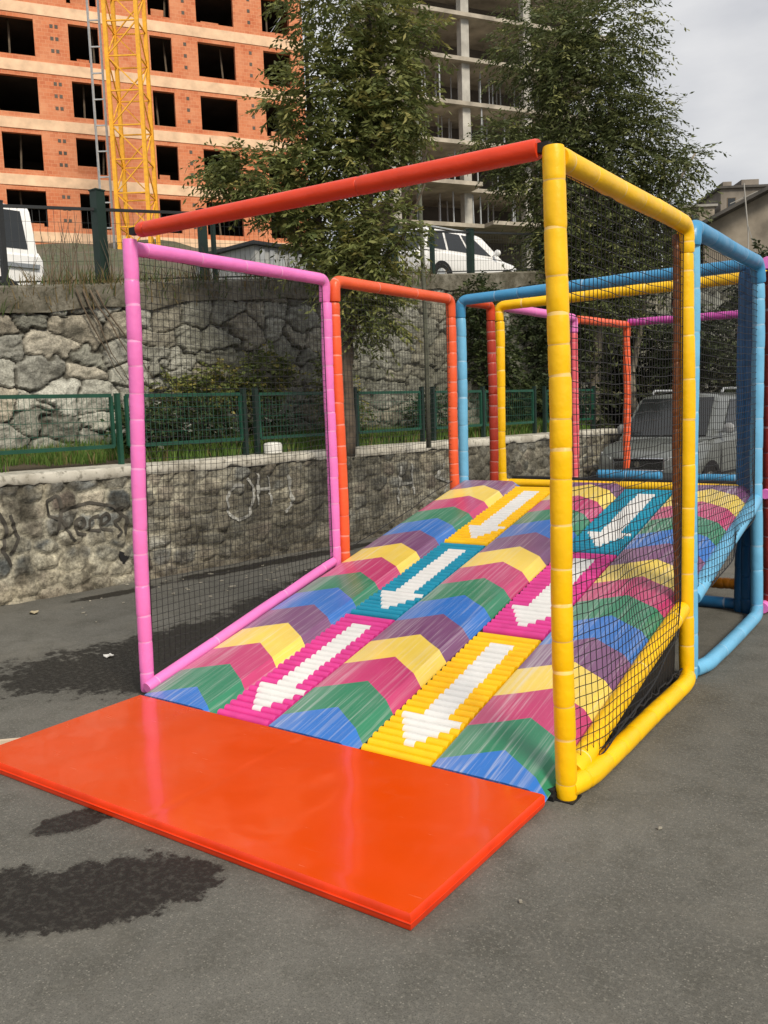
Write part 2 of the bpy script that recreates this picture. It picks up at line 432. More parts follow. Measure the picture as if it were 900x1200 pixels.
# right wall, bay three, mostly out of frame
foam_tube('post', [(2.655, 3.78, .0), (2.625, 3.78, H - .03)], .062, 'rust', label='rust red padded post', joint=.2)
foam_tube('top_beam', [(2.60, 3.66, H + .02), (2.62, 4.42, H + .02)], .046, 'pink', label='pink padded top beam at the right', joint=.3)
foam_tube('bottom_beam', [(2.62, 3.66, .05), (2.64, 5.2, .05)], .046, 'pink', label='pink padded bottom beam at the right', joint=.3)
foam_tube('lower_beam', [(2.62, 3.70, .92), (2.62, 4.4, .94)], .04, 'pink', label='pink padded mid rail', joint=.3)
MB().box(2.505, 2.555, -.05, .03, .001, .045).build('foot_plate', M['black'], PS)
MB().box(2.548, 2.64, -.045, .05, .0005, .006).build('foot_plate', M['black'], PS)
# loose red beam laid across the front
a, b = Vector((.13, 0, 2.668)), Vector((2.508, -.005, 2.632))
foam_tube('cross_beam', [a, b], .041, 'red', label='orange red padded cross beam over the entrance', joint=1.15, n=24, ties=False)
mb = MB(); d = (b - a).normalized()
mb.bar(a - d * .07, b + d * .045, .026, 4)
mb.build('beam_core', M['black'], PS)

# ---- the ramp: everything below is built in the ramp's own plane (x across, y up the slope)
RAMP_P = Vector((0, .044, .104)); RAMP_A = math.atan2(.87, 3.55)
def on_ramp(o):
    o.location = RAMP_P; o.rotation_euler = (RAMP_A, 0, 0); return o
T = .05
on_ramp(MB().box(.0, 2.56, -.125, 3.72, -T - .03, -T - .002).build('ramp_board', M['black'], PS))
mb = MB()
for x in (.03, 1.27, 2.5):
    mb.box(x, x + .03, .3, 3.6, -T - .09, -T - .032)
on_ramp(mb.build('ramp_joist', M['black'], PS))

def film(name, c):
    """vinyl pad under stretched clear film: pull lines, their highlights painted as pale streaks"""
    t = NT(name)
    v1 = t.mapping((46, 1.1, 46), (0, 0, rad(7))); v2 = t.mapping((90, 2.2, 90), (0, 0, rad(-6)))
    s1 = t.noise(1, 3, .6, v1); s2 = t.noise(1, 2, .5, v2)
    big = t.noise(1.6, 3, .5)
    streak = t.math('ADD', t.ramp(s1, [(.52, 0), (.74, .46)]), t.ramp(s2, [(.58, 0), (.72, .36)]))  # pale streaks put the film's highlights into the base colour
    streak = t.math('MULTIPLY', streak, t.ramp(big, [(.3, .25), (.7, 1.15)]), True)
    gx = t.node('ShaderNodeSeparateXYZ'); t.link(t.node('ShaderNodeTexCoord').outputs['Generated'], gx.inputs[0])
    left_pale = t.math('MULTIPLY', t.ramp(gx.outputs[0], [(.10, 1), (.36, 0)]), t.math('ADD', t.math('MULTIPLY', s1, .40), -.06))   # paler towards the left edge
    haze = t.math('ADD', t.math('ADD', t.math('MULTIPLY', streak, .9), .03), left_pale, True)
    n = t.noise(5, 4)
    base = t.mix(n, tuple(x * .85 for x in c), tuple(min(1, x * 1.1) for x in c))
    t.base(t.mix(haze, base, (.72, .70, .72)))
    t.set(rough=.36, coat=.5, coatr=.2, spec=.4)
    t.bump(t.math('ADD', s1, t.math('MULTIPLY', s2, .5)), .28, .006)
    return t.mat
FILM = [film('film_blue', srgb(0, 106, 196)), film('film_green', srgb(4, 122, 84)), film('film_magenta', srgb(190, 34, 104)),
        film('film_yellow', srgb(240, 208, 78)), film('film_plum', srgb(116, 62, 112))]

def rainbow_pad(x0, x1, start, s0=-.172, s1=3.70, pitch=.2745):
    w = x1 - x0
    prof = [(0, -T, -.165), (.006, -.002, -.155), (.016, .0, -.150), (.13, .0, -.082), (.268, .001, 0), (.37, .0, -.064), (.478, -.001, -.130), (.486, -.005, -.136), (.545, -.044, -.178), (.55, -T, -.182)]
    prof = [(p[0] / .55 * w, p[1], p[2]) for p in prof]
    nb = int((s1 - s0) / pitch) + 4
    mb = MB(); P = len(prof)
    def bnd(k, off): return min(s1, max(s0, start + k * pitch + off))
    for k in range(-1, nb):
        col = (k + 1) % 5 if k >= 0 else 0
        # band k lies between boundary k-1 and boundary k ; band 0 is blue
        lo = lambda off: bnd(k - 1, off) if k > 0 else s0
        if k < 0: continue
        for i in range(P - 1):
            a0, a1 = lo(prof[i][2]), bnd(k, prof[i][2]); b0, b1 = lo(prof[i + 1][2]), bnd(k, prof[i + 1][2])
            if a1 - a0 < 1e-5 and b1 - b0 < 1e-5: continue
            n = 4
            vs = []
            for j in range(n + 1):
                t = j / n
                for (pi, e0, e1) in ((i, a0, a1), (i + 1, b0, b1)):
                    s = e0 + (e1 - e0) * t
                    q = prof[pi]
                    dz = .004 * (vnoise(q[0] * 9 + x0 * 5, s * 4.0, 2) - .5) if -T < q[1] else 0
                    vs.append((x0 + q[0], s, q[1] + float(dz)))
            mb.add(vs, [(2 * j, 2 * j + 1, 2 * j + 3, 2 * j + 2) for j in range(n)], k % 5)
    # the front end
    n = len(prof)
    vs = [(x0 + q[0], s0, q[1] - (.0 if i in (0, n - 1) else .0)) for i, q in enumerate(prof)]
    mb.add(vs, [tuple(range(n - 1, -1, -1))], 0)
    vs = [(x0 + q[0], s1, q[1]) for q in prof]
    mb.add(vs, [tuple(range(n))], (nb - 1) % 5)
    # weld so shading runs across the strips
    o = mb.build('rainbow_pad', FILM, PS)
    import bmesh
    bm = bmesh.new(); bm.from_mesh(o.data); bmesh.ops.remove_doubles(bm, verts=bm.verts, dist=.0004)
    bmesh.ops.recalc_face_normals(bm, faces=bm.faces); bm.to_mesh(o.data); bm.free()
    o.data.polygons.foreach_set('use_smooth', [True] * len(o.data.polygons)); o.data.set_sharp_from_angle(angle=rad(15))
    return on_ramp(o)
for x0, x1, st, lb in ((.045, .605, .0, 'left rainbow chevron pad in clear film'), (1.015, 1.555, .09, 'middle rainbow chevron pad in clear film'), (2.0, 2.545, .04, 'right rainbow chevron pad in clear film')):
    o = rainbow_pad(x0, x1, st); o['label'] = lb

PANELC = {'magenta': simple('roller_magenta', srgb(214, 58, 144), .42, .12, 8), 'teal': simple('roller_teal', srgb(4, 140, 172), .42, .12, 8),
          'yellow': simple('roller_yellow', srgb(252, 194, 0), .42, .10, 8), 'white': simple('roller_white', (.74, .74, .73), .5, .05, 8)}
def arrow_panel(x0, x1, s0, s1, colr):
    rnd = random.Random(int(x0 * 100 + s0 * 1000))
    n = round((s1 - s0) / .0505); p = (s1 - s0) / n; w = x1 - x0; k = (s1 - s0) / 1.25
    cx = x0 + .53 * w
    mb = MB()
    arc = [math.pi * (j / 7) for j in range(8)]
    r = p * .5
    for i in range(n):
        sc = s0 + p * (i + .5); rel = (sc - s0) / k
        xa = x0 + rnd.uniform(-.004, .004); xb = x1 + rnd.uniform(-.004, .004)
        cuts = [(xa, xb, 0)]
        if .10 < rel < .365: hw = .185 * (rel - .085) / .28
        elif .365 <= rel < 1.145: hw = .072
        else: hw = 0
        if hw > .01:
            l, rr = max(xa + .004, cx - hw + rnd.uniform(-.004, .004)), min(xb - .004, cx + hw + rnd.uniform(-.004, .004))
            cuts = [(xa, l, 0), (l, rr, 1), (rr, xb, 0)]
        zb = -.032 + rnd.uniform(-.002, .002)
        xs = []
        for (u, v, m) in cuts:
            vs = []
            for x in (u, v):
                for t in arc: vs.append((x, sc - r * math.cos(t) * .98, zb + r * 1.15 * math.sin(t)))
            fs = [(j, 8 + j, 9 + j, j + 1) for j in range(7)]
            mb.add(vs, fs, m)
        for x, o in ((xa, 1), (xb, 0)):
            vs = [(x, sc - r * math.cos(t) * .98, zb + r * 1.15 * math.sin(t)) for t in arc]
            mb.add(vs, [tuple(range(7, -1, -1)) if o else tuple(range(8))], 0)
    mb.box(x0, x1, s0 + .004, s1 - .004, -T, -.033, 0)
    o = mb.build('arrow_panel', [PANELC[colr], PANELC['white']], PS, True, 40)
    o['label'] = 'ridged %s panel with a white downward arrow' % colr
    return on_ramp(o)
for (x0, x1), cs in (((.632, 1.002), ('magenta', 'teal', 'yellow')), ((1.60, 1.988), ('yellow', 'magenta', 'teal'))):
    for (s0, s1), c in zip(((-.165, 1.062), (1.088, 2.288), (2.312, 3.59)), cs):
        arrow_panel(x0, x1, s0, s1, c)
# deck behind the crest
MB().box(.03, 2.54, 3.78, 4.42, .86, .90).build('deck_board', M['black'], PS)
foam_tube('crest_beam', [(.42, 3.68, .965), (2.44, 3.68, .955)], .036, 'yellow', label='yellow padded beam at the ramp crest', joint=.5)
mb = MB(); mb.sweep([(.16, 4.40, .945), (1.3, 4.40, .935), (2.52, 4.40, .93)], .022, 10)
o = mb.build('rear_rail', M['black'], PS, True, 50); o['label'] = 'black padded rail behind the crest'

# ---- nets
def net(name, x, y0, y1, zb, zt, cell=.045, r=.0021, seed=1, label=None, sag=.02, x0_=None):
    """knotted black net hung in one side of the frame; zb is the lower edge as a function of y"""
    ny = max(2, round((y1 - y0) / cell)); ys = [y0 + (y1 - y0) * i / ny for i in range(ny + 1)]
    zlo = min(zb(y0), zb(y1)); nz = max(2, round((zt - zlo) / cell)); zs = [zt - (zt - zlo) * i / nz for i in range(nz + 1)]
    V = []; F = []
    def P(y, z):
        u = (y - y0) / (y1 - y0); v = (zt - z) / (zt - zlo)
        e = math.sin(math.pi * u) * min(1, 3 * v)
        n1 = float(vnoise(y * 2.3, z * 2.1, seed)) - .5; n2 = float(vnoise(y * 3.3, z * 2.7, seed + 5)) - .5; n3 = float(vnoise(y * 9, z * 9, seed + 9)) - .5
        xx = x(y, z) if callable(x) else x
        if callable(x) and x0_ is not None: xx = x0_ + (xx - x0_) * min(1, 7 * u * (1 - u))
        return (xx + e * n1 * .06, y + e * (n2 * .03 + n3 * .012), z - (sag * math.sin(math.pi * u) * math.sin(math.pi * min(1, v + .1)) - n3 * .010) * max(0, min(1, (z - zb(y)) / .35)))
    def strand(pts, rr):
        b = len(V)
        for i, p in enumerate(pts):
            q = pts[min(i + 1, len(pts) - 1)]; o = pts[max(i - 1, 0)]
            d = Vector(q) - Vector(o); d.normalize()
            a1 = Vector((1, 0, 0)); a2 = d.cross(a1).normalized()
            for k in range(3):
                t = 2 * math.pi * k / 3 + .5
                V.append(tuple(Vector(p) + a1 * rr * math.cos(t) + a2 * rr * math.sin(t)))
        for i in range(len(pts) - 1):
            for k in range(3): F.append((b + i * 3 + k, b + i * 3 + (k + 1) % 3, b + i * 3 + 3 + (k + 1) % 3, b + i * 3 + 3 + k))
    for y in ys:
        zz = [z for z in zs if z > zb(y) + .004] + [zb(y)]
        if len(zz) > 1: strand([P(y, z) for z in zz], r)
    for z in zs:
        yy = [y for y in ys if zb(y) <= z + .003]
        if len(yy) > 1: strand([P(y, z) for y in yy], r)
    edge = [P(y, zb(y)) for y in ys]
    strand(edge, r * 2.2)
    strand([P(y0, z) for z in zs if z >= zb(y0)], r * 1.8); strand([P(y1, z) for z in zs if z >= zb(y1)], r * 1.8)
    me = bpy.data.meshes.new(name); me.from_pydata(V, [], F); me.materials.append(M['cord']); me.update()
    o = bpy.data.objects.new(name, me); COL.objects.link(o); o.parent = PS
    if label: o['label'] = label
    return o
net('net', lambda y, z: .045 * (z / H) * (1 - y / 1.77) - .07 * (1 - z / H) * (1 - y / 1.77), .05, 1.73, lambda y: .13 + .255 * y, H - .05, .042, .0018, 1, 'black net in the pink frame')
net('net', 0.0, 1.91, 3.50, lambda y: .13 + .245 * y, H - .05, .042, .0018, 2, 'black net in the orange frame')
net('net', lambda y, z: 2.575 + .058 * max(0, min(1, (1.0 + .27 * y - z) / .8)), .06, 1.70, lambda y: .045 + .236 * (y - .1), H - .06, .045, .0021, 3, 'black net in the yellow frame', .012, 2.57)
net('net', lambda y, z: 2.575 + .056 * max(0, min(1, (.9 + .25 * y - z) / .7)), 1.89, 3.54, lambda y: .455 + .252 * (y - 1.93), H - .06, .045, .0021, 4, 'black net in the blue frame', .02, 2.572)
# the slack tail of net gathered along the bottom beam under the slope
mb = MB()
pts = [(2.575, .07, .12)]
for i in range(40):
    y = .1 + i * .041
    pts.append((2.578 + .006 * math.sin(i * 2.1), y, .095 + .012 * math.sin(i * 1.3) + .006 * math.sin(i * 3.7)))
mb.sweep(pts, .006, 5)
for i in range(30):
    y = .10 + i * .05
    z = .06 + .27 * (y - .12)
    if z > .14: mb.bar((2.578, y, .10), (2.578, y + .02, z - .03), .0018, 3)
mb.bar((2.58, .06, .17), (2.58, .12, .05), .005, 4); mb.bar((2.58, .06, .10), (2.58, .16, .13), .005, 4)
mb.build('net_hem', M['cord'], PS)
# black sheet behind the right hand side of the ramp
V = [(2.535, .35, .02), (2.535, 1.70, .02), (2.535, 1.70, .41), (2.535, .35, .075)]
MB().add(V + [(v[0] - .012, v[1], v[2]) for v in V], [(0, 1, 2, 3), (7, 6, 5, 4), (0, 4, 5, 1), (1, 5, 6, 2), (2, 6, 7, 3), (3, 7, 4, 0)]).build('side_sheet', M['black'], PS)

# ------------------------------------------------------------------ crash mat
def crash_mat():
    t = NT('orange_vinyl')
    n = t.noise(1.5, 4)
    du = t.noise(2.7, 8, .72); sc = t.noise(1, 4, .6, t.mapping((5, 60, 5), (0, 0, rad(35))))
    dust = t.math('ADD', t.ramp(du, [(.52, 0), (.75, .06)]), t.ramp(sc, [(.64, 0), (.74, .07)]))
    t.base(t.mix(dust, t.mix(n, srgb(216, 66, 0), srgb(226, 74, 0)), (.52, .30, .18)))
    t.set(rough=t.math('ADD', t.ramp(t.noise(3, 4), [(.3, .16), (.75, .26)]), dust), spec=.5, coat=.4, coatr=.05)
    t.bump(t.math('ADD', t.math('MULTIPLY', t.noise(2.2, 3), 1.0), t.math('MULTIPLY', t.noise(30, 3), .05)), .25, .02)
    side = simple('orange_vinyl_side', srgb(230, 58, 4), .35)
    x0, x1, y0, y1, z0, z1 = .03, 2.545, -1.12, -.132, .003, .060
    nx, ny = 120, 60
    V = []; F = []
    r = .012
    for j in range(ny + 1):
        for i in range(nx + 1):
            u = i / nx; v = j / ny
            x = x0 + (x1 - x0) * u; y = y0 + (y1 - y0) * v
            ex = min(x - x0, x1 - x, y - y0, y1 - y)
            dz = -.0012 * math.exp(-((x - 1.29) / .012) ** 2)
            wv = .006 * (float(vnoise(x * 2.1, y * 2.6, 4)) - .5) + .002 * (float(vnoise(x * 6, y * 6, 6)) - .5)
            V.append((x, y, z1 + dz + wv * min(1, ex / .08)))
    for j in range(ny):
        for i in range(nx):
            a = j * (nx + 1) + i; F.append((a, a + 1, a + nx + 2, a + nx + 1))
    mb = MB(); mb.add(V, F, 0)
    ring = [(i, 0) for i in range(nx)] + [(nx, j) for j in range(ny)] + [(i, ny) for i in range(nx, 0, -1)] + [(0, j) for j in range(ny, 0, -1)]
    idx = [j * (nx + 1) + i for i, j in ring]
    cx, cyy = (x0 + x1) / 2, (y0 + y1) / 2
    lv = []; n = len(idx)
    for k in idx:
        p = V[k]; dx = .006 if p[0] > cx else -.006
        ox = (.007 if abs(p[0] - x1) < 1e-6 else -.007 if abs(p[0] - x0) < 1e-6 else 0); oy = (.007 if abs(p[1] - y1) < 1e-6 else -.007 if abs(p[1] - y0) < 1e-6 else 0)
        lv += [p, (p[0] + ox, p[1] + oy, p[2] - .010), (p[0] + ox, p[1] + oy, z0 + .012), (p[0] + ox * .3, p[1] + oy * .3, z0)]
    fs = []
    for k in range(n):
        a = 4 * k; b = 4 * ((k + 1) % n)
        for m_ in range(3): fs.append((b + m_, a + m_, a + m_ + 1, b + m_ + 1))
    mb.add(lv, fs, 1)
    o = mb.build('crash_mat', [t.mat, side], None, True, 60)
    # seam bead
    s = MB(); z = .03
    s.sweep([(x0 - .008, y0 - .008, z), (x1 + .008, y0 - .008, z), (x1 + .008, y1 + .0, z)], .0035, 6)
    sm = s.build('seam_piping', side, o, True, 40)
    return tag(o, 'glossy orange vinyl crash mat lying on the asphalt at the foot of the ramp', 'crash mat')
crash_mat()

# ------------------------------------------------------------------ ground
MB().add([(-150, -120, 0), (150, -120, 0), (150, 180, 0), (-150, 180, 0)], [(0, 1, 2, 3)]).build('ground', M['asphalt'])
bpy.data.objects['ground']['kind'] = 'structure'

# wall frame: t runs along the retaining wall, off goes back into the bank
WA = np.array([-3.299, .999]); WD = np.array([.151, .9885]); WN = np.array([.9885, -.151])
def wp(t, off, z):
    p = WA + WD * t - WN * off
    return (float(p[0]), float(p[1]), float(z))
W_ANG = math.atan2(WD[1], WD[0])

def stone_wall(name, t0, t1, z0f, z1f, off, res, sx, sz, disp, joint, palette, mortar, mat, seed, bulge=.0, parent=None, warp=.5, dirt=None):
    """rubble masonry: irregular stones (warped cells) standing proud of recessed joints"""
    rng = np.random.default_rng(seed)
    nt_, nz_ = int((t1 - t0) / res), 0
    zmin = min(z0f(t0), z0f(t1)); zmax = max(z1f(t0), z1f(t1))
    nz_ = int((zmax - zmin) / res)
    tt = np.linspace(t0, t1, nt_ + 1); vv = np.linspace(0, 1, nz_ + 1)
    Tg, Vg = np.meshgrid(tt, vv)
    z0a = np.vectorize(z0f)(Tg); z1a = np.vectorize(z1f)(Tg); Z = z0a + (z1a - z0a) * Vg
    Tw = Tg + (fnoise(Tg * 3.1, Z * 3.1, seed, 3) - .5) * sx * warp; Zw = Z + (fnoise(Tg * 2.7, Z * 3.3, seed + 4, 3) - .5) * sz * warp * 1.4
    seeds = []
    zz = zmin - sz; row = 0
    while zz < zmax + sz:
        x = t0 - sx + (row % 2) * sx * .5
        while x < t1 + sx:
            wd = sx * rng.uniform(.55, 1.5)
            seeds.append((x + wd / 2 + rng.uniform(-.1, .1) * sx, zz + rng.uniform(-.3, .3) * sz)); x += wd
        zz += sz * rng.uniform(.8, 1.2); row += 1
    S = np.array(seeds)
    A = np.stack([Tw.ravel() / sx, Zw.ravel() / sz], 1); B = S / np.array([sx, sz])
    d1 = np.empty(len(A)); d2 = np.empty(len(A)); i1 = np.empty(len(A), int)
    for c in range(0, len(A), 4000):
        D = (np.abs(A[c:c + 4000, None, :] - B[None]) ** 2.6).sum(2) ** (2 / 2.6)
        j = np.argpartition(D, 1, axis=1)[:, :2]
        dd = np.take_along_axis(D, j, 1); o = np.argsort(dd, 1); j = np.take_along_axis(j, o, 1); dd = np.sqrt(np.take_along_axis(dd, o, 1))
        d1[c:c + 4000] = dd[:, 0]; d2[c:c + 4000] = dd[:, 1]; i1[c:c + 4000] = j[:, 0]
    e = (d2 - d1)
    k = np.clip((e - joint * .35) / joint, 0, 1); k = k * k * (3 - 2 * k)
    hs = rng.uniform(-.6, 1, len(S)); tilt = rng.uniform(-1, 1, (len(S), 2))
    loc = A - B[i1]
    h = k * (1 + .45 * hs[i1]) + k * .35 * (loc * tilt[i1]).sum(1) + k * bulge * np.clip(e, 0, .5)
    tf, zf = Tg.ravel(), Z.ravel()
    fc = fnoise(tf * 3.7, zf * 3.7, seed + 6, 2); h = h + (np.abs((fc * 5) % 1 - .5) - .25) * .9 * k + (fnoise(tf * 9, zf * 9, seed + 7, 4) - .5) * 1.0 * k + (fnoise(tf * 14, zf * 14, seed + 8, 3) - .5) * .6
    pal = np.array(palette)
    pc = pal[rng.integers(0, len(pal), len(S))] * rng.uniform(.75, 1.2, (len(S), 1))
    cols = pc[i1] * k[:, None] + np.array(mortar)[None] * (1 - k[:, None])
    if dirt is not None: cols = dirt(cols, tf, zf, k, seed)
    offg = off - disp * h
    X = WA[0] + WD[0] * tf - WN[0] * offg; Y = WA[1] + WD[1] * tf - WN[1] * offg
    V = np.stack([X, Y, zf], 1)
    n = nt_ + 1
    ii = (np.arange(nz_)[:, None] * n + np.arange(nt_)[None]).ravel()
    F = np.stack([ii, ii + 1, ii + n + 1, ii + n], 1)
    return np_mesh(name, V, F, mat, parent, cols, True)

# --- lower retaining wall, mortared rubble with worn coping
LW = tag(empty('retaining_wall', wp(3, .2, 0)), 'low mortared rubble wall with graffiti and a pale concrete coping', 'wall')
def dirt_shade_low(c, t, z, k, s):
    a = fnoise(t * 1.3, z * 1.7, s + 20, 4); b = fnoise(t * 5, z * .9, s + 22, 4); m = fnoise(t * 4, z * 4, s + 24, 4)
    sm = np.clip((m - .53) * 6, 0, 1)[:, None]           # mortar smeared over stone faces
    c = c * (1 - .75 * sm) + np.array((.37, .33, .25)) * .75 * sm
    g = np.clip((a - .50) * 7, 0, 1)[:, None]
    c = c * (1 - .72 * g) + np.array((.065, .06, .048)) * .72 * g
    pl = (np.clip((fnoise(t * 2.2, z * 2.6, s + 50, 4) - .52) * 9, 0, 1) * np.clip((2.4 - t) / 1.5, .25, 1))[:, None]
    c = c * (1 - .7 * pl) + np.array((.47, .435, .345)) * .7 * pl
    g = (np.clip((b - .56) * 7, 0, 1) * np.clip((z - .2) / .6, 0, 1))[:, None]
    c = c * (1 - .6 * g) + np.array((.06, .055, .045)) * .6 * g
    sp = np.clip((fnoise(t * 11, z * 11, s + 40, 4) - .53) * 7, 0, 1)[:, None]
    c = c * (1 - .6 * sp) + np.array((.07, .06, .045)) * .6 * sp
    lo = (np.clip(1 - z / .32, 0, 1) * np.clip(fnoise(t * 3, z * 3, s + 26) * 1.6, 0, 1))[:, None]
    c = c * (1 - .6 * lo) + np.array((.12, .09, .065)) * .6 * lo
    far = (np.clip((t - 1.6) / 1.2, 0, 1) * .8 * np.clip(fnoise(t * 1.1, z * 1.5, s + 28) * 1.8 - .2, 0, 1))[:, None]  # tree shade painted into the wall's colour behind the nets
    return (c * (1 - far) + np.array((.10, .093, .075)) * far) * np.array((1.11, 1.13, 1.12))
lw = stone_wall('masonry', -7, 11.3, lambda t: -.04, lambda t: 1.075, .0, .022, .25, .18, .030, .20,
                [(.17, .175, .17), (.26, .255, .235), (.29, .26, .21), (.10, .108, .11), (.31, .295, .25), (.20, .165, .14)], (.38, .355, .29), M['render_stone'], 5, dirt=dirt_shade_low)
lw.parent = LW; lw.matrix_parent_inverse = Matrix.Translation(-LW.location)
def keep(o, par):
    o.parent = par; o.matrix_parent_inverse = (Matrix.Translation(par.location) @ par.rotation_euler.to_matrix().to_4x4()).inverted(); return o
# coping with a chipped edge
V = []; F = []; n = 0
ts = np.arange(-7, 11.31, .06)
for t in ts:
    e = float(fnoise(t * 2.5, .3, 31, 4)); e2 = float(fnoise(t * 6, .7, 33, 4)); zt = 1.175 + .02 * (float(fnoise(t * .8, 2, 35)) - .5)
    lip = -.055 + .05 * max(0, e - .52) * 3
    zb = 1.07 + .06 * max(0, e2 - .5) * 2
    V += [wp(t, .10, 1.05), wp(t, lip + .012, zb), wp(t, lip, zb + .02), wp(t, lip + .004, zt - .018), wp(t, lip + .02, zt), wp(t, .14, zt + .008), wp(t, .36, zt + .01), wp(t, .36, .9)]
for i in range(len(ts) - 1):
    for k in range(7): F.append((i * 8 + k, i * 8 + 8 + k, i * 8 + 9 + k, i * 8 + 1 + k))
F.append(tuple((len(ts) - 1) * 8 + k for k in range(8)))
cm = NT('worn_coping'); nn1 = cm.noise(1.8, 6, .65); nn2 = cm.noise(14, 5, .6)
cc = cm.mix(cm.ramp(nn1, [(.42, 0), (.62, 1)]), (.54, .52, .46), (.33, .31, .26)); cm.base(cm.mix(cm.ramp(nn2, [(.52, 0), (.68, .85)]), cc, (.12, .11, .085))); cm.set(rough=.9); cm.bump(nn2, .5, .01)
mb = MB(); mb.add(V, F); keep(mb.build('coping', cm.mat, None, True, 40), LW)
# wall end return
mb = MB(); p = [wp(11.29, 0, 0), wp(11.29, 1.35, 0), wp(11.29, 1.35, 1.2), wp(11.29, 0, 1.06)]
mb.add(p + [wp(11.35, -.01, 0), wp(11.35, 1.35, 0), wp(11.35, 1.35, 1.2), wp(11.35, -.01, 1.06)], [(0, 1, 2, 3), (7, 6, 5, 4), (0, 4, 5, 1), (1, 5, 6, 2), (2, 6, 7, 3), (3, 7, 4, 0)])
keep(mb.build('wall_end', M['grey_concrete'], None), LW)
# graffiti strokes laid on the wall face
bpy.context.view_layer.update()
me = lw.data
bvh = BVHTree.FromPolygons([v.co.copy() for v in me.vertices], [p.vertices[:] for p in me.polygons])
nrm = Vector((WN[0], WN[1], 0))
def strokes(name, lines, wdt, mat, lift=.013):
    mb = MB()
    for ln in lines:
        P = []
        for a, b in zip(ln[:-1], ln[1:]):
            k = max(2, int(math.hypot(b[0] - a[0], b[1] - a[1]) / .012))
            P += [(a[0] + (b[0] - a[0]) * i / k, a[1] + (b[1] - a[1]) * i / k) for i in range(k)]
        P.append(ln[-1])
        # smooth
        for _ in range(3): P = [P[0]] + [((P[i-1][0] + 2 * P[i][0] + P[i+1][0]) / 4, (P[i-1][1] + 2 * P[i][1] + P[i+1][1]) / 4) for i in range(1, len(P) - 1)] + [P[-1]]
        vs = []
        for i, q in enumerate(P):
            o = P[max(0, i - 1)]; e = P[min(len(P) - 1, i + 1)]
            dx, dz = e[0] - o[0], e[1] - o[1]; l = math.hypot(dx, dz) or 1
            ww = wdt * (.75 + .5 * float(vnoise(q[0] * 20, q[1] * 20, 3)))
            for s in (-1, 1):
                tt_, zz_ = q[0] - dz / l * ww * s, q[1] + dx / l * ww * s
                og = Vector(wp(tt_, -.5, zz_)); h = bvh.ray_cast(og, -nrm)
                pt = h[0] if h[0] else Vector(wp(tt_, -.02, zz_))
                vs.append(pt + nrm * lift)
        mb.add(vs, [(2 * i, 2 * i + 1, 2 * i + 3, 2 * i + 2) for i in range(len(P) - 1)])
    return keep(mb.build(name, mat, None, True), LW)
spray_b = simple('black_spray', (.055, .05, .042), .9, .6, 9); spray_w = simple('white_spray', (.30, .30, .28), .8, .3, 10)
def shift(lines, t, z, s=1): return [[(t + a * s, z + b * s) for a, b in ln] for ln in lines]
A_ = [[(0, 0), (.05, .16), (.03, .28), (-.05, .24), (-.04, .14), (.05, .10), (.10, -.02), (.13, -.06)]]
e_ = [[(0, .05), (.08, .09), (.06, .15), (.0, .12), (.0, .02), (.09, .0)]]
c_ = [[(.09, .14), (.0, .12), (-.01, .03), (.09, .02)]]
r_ = [[(0, 0), (.01, .14), (.06, .15), (.07, .10), (.01, .08), (.08, -.02)]]
B_ = [[(0, -.12), (.03, .2), (.11, .17), (.04, .08), (.12, .02), (.02, -.08)]]
dark = shift(A_, .56, .58, 1.35) + shift(e_, .76, .55, 1.15) + shift(c_, .90, .55, 1.2) + shift(e_, 1.02, .56, 1.2) + shift([[(0, .16), (.08, .18), (.07, .09), (0, .07), (.06, -.02), (.01, -.06)]], 1.16, .56, 1.2) + \
    [[(.62, .80), (.9, .86), (1.15, .80), (1.3, .66), (1.28, .5)], [(.02, .9), (.1, .72), (.05, .5), (.12, .35)], [(.14, .82), (.2, .6), (.12, .45)]]
strokes('dark_graffiti', dark, .015, spray_b)
light = shift([[(.16, .36), (.02, .38), (-.10, .24), (-.08, .06), (.06, -.02), (.2, .02), (.3, .3), (.2, .44)]], 2.62, .50, 1.0) + [[(2.98, .98), (2.96, .62)], [(3.12, .96), (3.14, .60)], [(2.97, .8), (3.13, .8)], [(3.42, .94), (3.46, .6), (3.34, .5)],
    [(5.35, .9), (5.3, .4)], [(5.6, .92), (5.62, .5)], [(5.35, .66), (5.6, .66)], [(6.3, .9), (6.1, .7), (6.4, .6), (6.2, .45)]]
strokes('pale_graffiti', light, .018, spray_w)
# drain hole as a black disc, its inner shade put into the colour
mb = MB(); q = []
for k in range(12):
    a_ = 2 * math.pi * k / 12; rr_ = .055 * (1 + .3 * math.sin(3 * a_ + 1)); q.append(Vector(wp(1.24 + rr_ * math.cos(a_), -.028, .27 + rr_ * 1.1 * math.sin(a_))))
mb.add(q + [v - nrm * .02 for v in q], [tuple(range(11, -1, -1))] + [(k, (k + 1) % 12, 12 + (k + 1) % 12, 12 + k) for k in range(12)])
keep(mb.build('drain_hole', M['black'], None), LW)

# grass strip behind the coping
mb = MB(); ts2 = np.arange(-7, 11.29, .3)
V = []; F = []
for t in ts2:
    for o_, z in ((.34, 1.165), (.6, 1.20 + .03 * float(vnoise(t, 1, 3))), (.95, 1.24 + .04 * float(vnoise(t * 1.5, 2, 3))), (1.4, 1.28)):
        V.append(wp(t, o_, z))
for i in range(len(ts2) - 1):
    for k in range(3): F.append((i * 4 + k, i * 4 + 4 + k, i * 4 + 5 + k, i * 4 + 1 + k))
mb.add(V, F); tag(mb.build('planting_bed', M['soil'], None, True), kind='structure')

